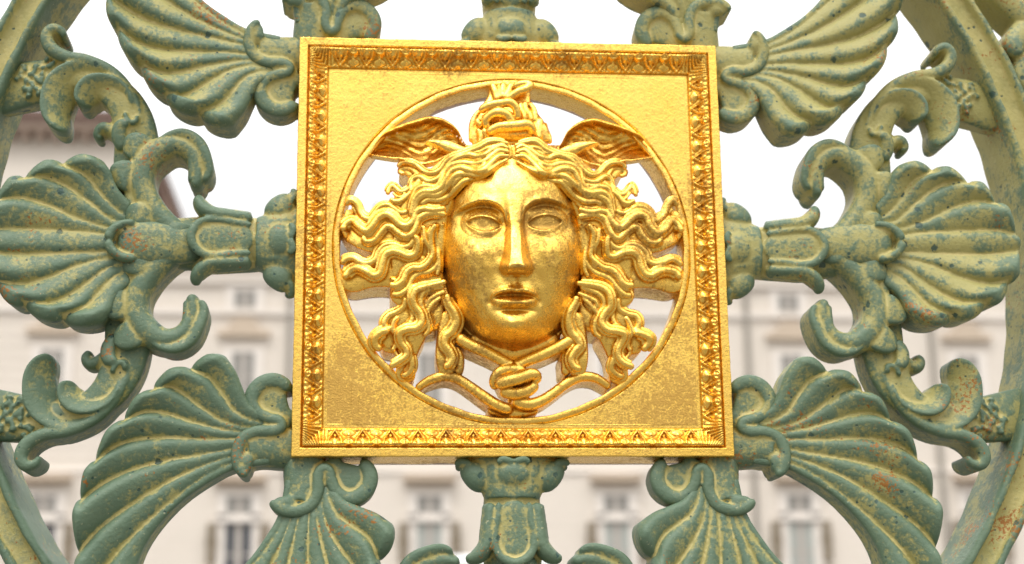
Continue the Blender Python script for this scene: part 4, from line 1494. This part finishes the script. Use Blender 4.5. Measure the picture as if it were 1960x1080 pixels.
def rbox(m, x0, x1, y0, y1, z0, z1, r):
    """box with its vertical and top edges rounded"""
    ring = []
    n_ = 5
    for (cx_, cy_, a0) in ((x1 - r, y1 - r, 0), (x0 + r, y1 - r, 90), (x0 + r, y0 + r, 180), (x1 - r, y0 + r, 270)):
        for i in range(n_):
            a = math.radians(a0 + 90 * i / (n_ - 1))
            ring.append((cx_, cy_, math.cos(a), math.sin(a)))
    S = []
    for z, rr in [(z0, r), (z1 - r, r)] + [(z1 - r + r * math.sin(t), r * math.cos(t)) for t in (0.4, 0.8, 1.2, 1.5)]:
        S.append([(cx_ + rr * c, cy_ + rr * s_, z) for cx_, cy_, c, s_ in ring])
    loft(m, np.array(S))


m = MB()
rbox(m, -hw, hw, 0, 5.2, .55, vzt, .14)
part('box_body', m, WHITE, van)
m = MB()
rbox(m, -hw + .08, hw - .08, 5.25, 6.8, .5, 2.4, .25)
part('cab', m, WHITE, van)
m = MB()
m.box(-hw + .12, hw - .12, -.02, -.003, 1.0, vzt - 16 * PXM * VD / D)
part('rear_door', m, plain('pale_green_panel', (0.50, 0.54, 0.46), 0.4, 0.04, 1.0), van)
m = MB()
m.box(-hw + .05, hw - .05, -.06, .3, .38, .548)
part('bumper', m, PANEL_D, van)
for sx in (-1, 1):
    m = MB()
    m.box(sx * (hw - .16) - .07, sx * (hw - .16) + .07, -.05, -.004, .62, .95)
    part('tail_light', m, plain('red_lens', (0.4, 0.02, 0.015), 0.3, 0.05, 2.0), van)
    for yy in (1.2, 5.9):
        m = turned([(.36, -.11), (.40, -.08), (.40, .08), (.36, .11)], 24)
        o = part('wheel', m, plain('tyre_rubber', (0.02, 0.02, 0.02), 0.9, 0.2, 3.0), van, (sx * (hw - .16), yy, .40))
        o.rotation_euler = (0, math.pi / 2, 0)

# the square
m = MB()
g = np.linspace(-400, 400, 41)
GX, GY = np.meshgrid(g, g, indexing='ij')
P3 = np.stack([GX, GY + 60, 0 * GX], -1).reshape(-1, 3)
I = np.arange(41 * 41).reshape(41, 41)
quads = np.stack([I[:-1, :-1], I[1:, :-1], I[1:, 1:], I[:-1, 1:]], -1).reshape(-1, 4)
ground = link('ground', to_mesh('ground', P3, quads, False), STONE)
tag(ground, kind='structure')
#@@BG_END

# ================================================================== light and camera
w = bpy.data.worlds.new('World')
sc.world = w
w.use_nodes = True
nt = w.node_tree
bg = nt.nodes['Background']
sky = nt.nodes.new('ShaderNodeTexSky')
sky.sky_type = 'NISHITA'
sky.sun_disc = False
CLOUD_H, CLOUD_Z = 3.5, 46.0
SUN_EL, SUN_AZ = math.radians(60), math.radians(205)
sky.sun_elevation = SUN_EL
sky.sun_rotation = SUN_AZ
sky.air_density = 1.0
sky.dust_density = 4.0
hs = nt.nodes.new('ShaderNodeHueSaturation')
hs.inputs['Saturation'].default_value = 0.12
nt.links.new(sky.outputs[0], hs.inputs['Color'])
# bright overcast: cloud light that grows from the horizon to the zenith, over the washed-out sky
tcw = nt.nodes.new('ShaderNodeTexCoord')
sxyz = nt.nodes.new('ShaderNodeSeparateXYZ')
nt.links.new(tcw.outputs['Generated'], sxyz.inputs[0])
el = mathn(nt, 'MAXIMUM', sxyz.outputs['Z'], 0.0)
lum = mathn(nt, 'ADD', CLOUD_H, mathn(nt, 'MULTIPLY', mathn(nt, 'POWER', el, 1.3), CLOUD_Z))
cl = nt.nodes.new('ShaderNodeCombineColor')
for i_, k_ in enumerate((1.0, 0.995, 0.985)):
    nt.links.new(mathn(nt, 'MULTIPLY', lum, k_), cl.inputs[i_])
skc = mix(nt, 0.8, hs.outputs[0], cl.outputs[0])
nt.links.new(skc, bg.inputs['Color'])
bg.inputs['Strength'].default_value = 0.10

sl = bpy.data.lights.new('sun', 'SUN')
sl.energy = 1.15
sl.angle = math.radians(14)
sl.color = (1.0, 0.96, 0.9)
so = bpy.data.objects.new('sun', sl)
COL.objects.link(so)
from mathutils import Vector, Matrix
sd_ = Vector((math.sin(SUN_AZ) * math.cos(SUN_EL), math.cos(SUN_AZ) * math.cos(SUN_EL), math.sin(SUN_EL)))
so.rotation_euler = sd_.to_track_quat('Z', 'Y').to_euler()

cam = bpy.data.cameras.new('camera')
co = bpy.data.objects.new('camera', cam)
COL.objects.link(co)
cam.sensor_width = 36.0
cam.lens = FPX / PW * 36.0
cam.clip_start = 0.05
cam.clip_end = 3000
M = Matrix(((_R[0], _Up[0], -_F[0], CX), (_R[1], _Up[1], -_F[1], CY), (_R[2], _Up[2], -_F[2], CZ + Z0), (0, 0, 0, 1)))
co.matrix_world = M
cam.dof.use_dof = True
cam.dof.focus_distance = 2.15
cam.dof.aperture_fstop = 3.6
sc.camera = co
vs = sc.view_settings
vs.view_transform = 'Standard'
vs.look = 'None'
vs.exposure = 0.0
vs.gamma = 1.0
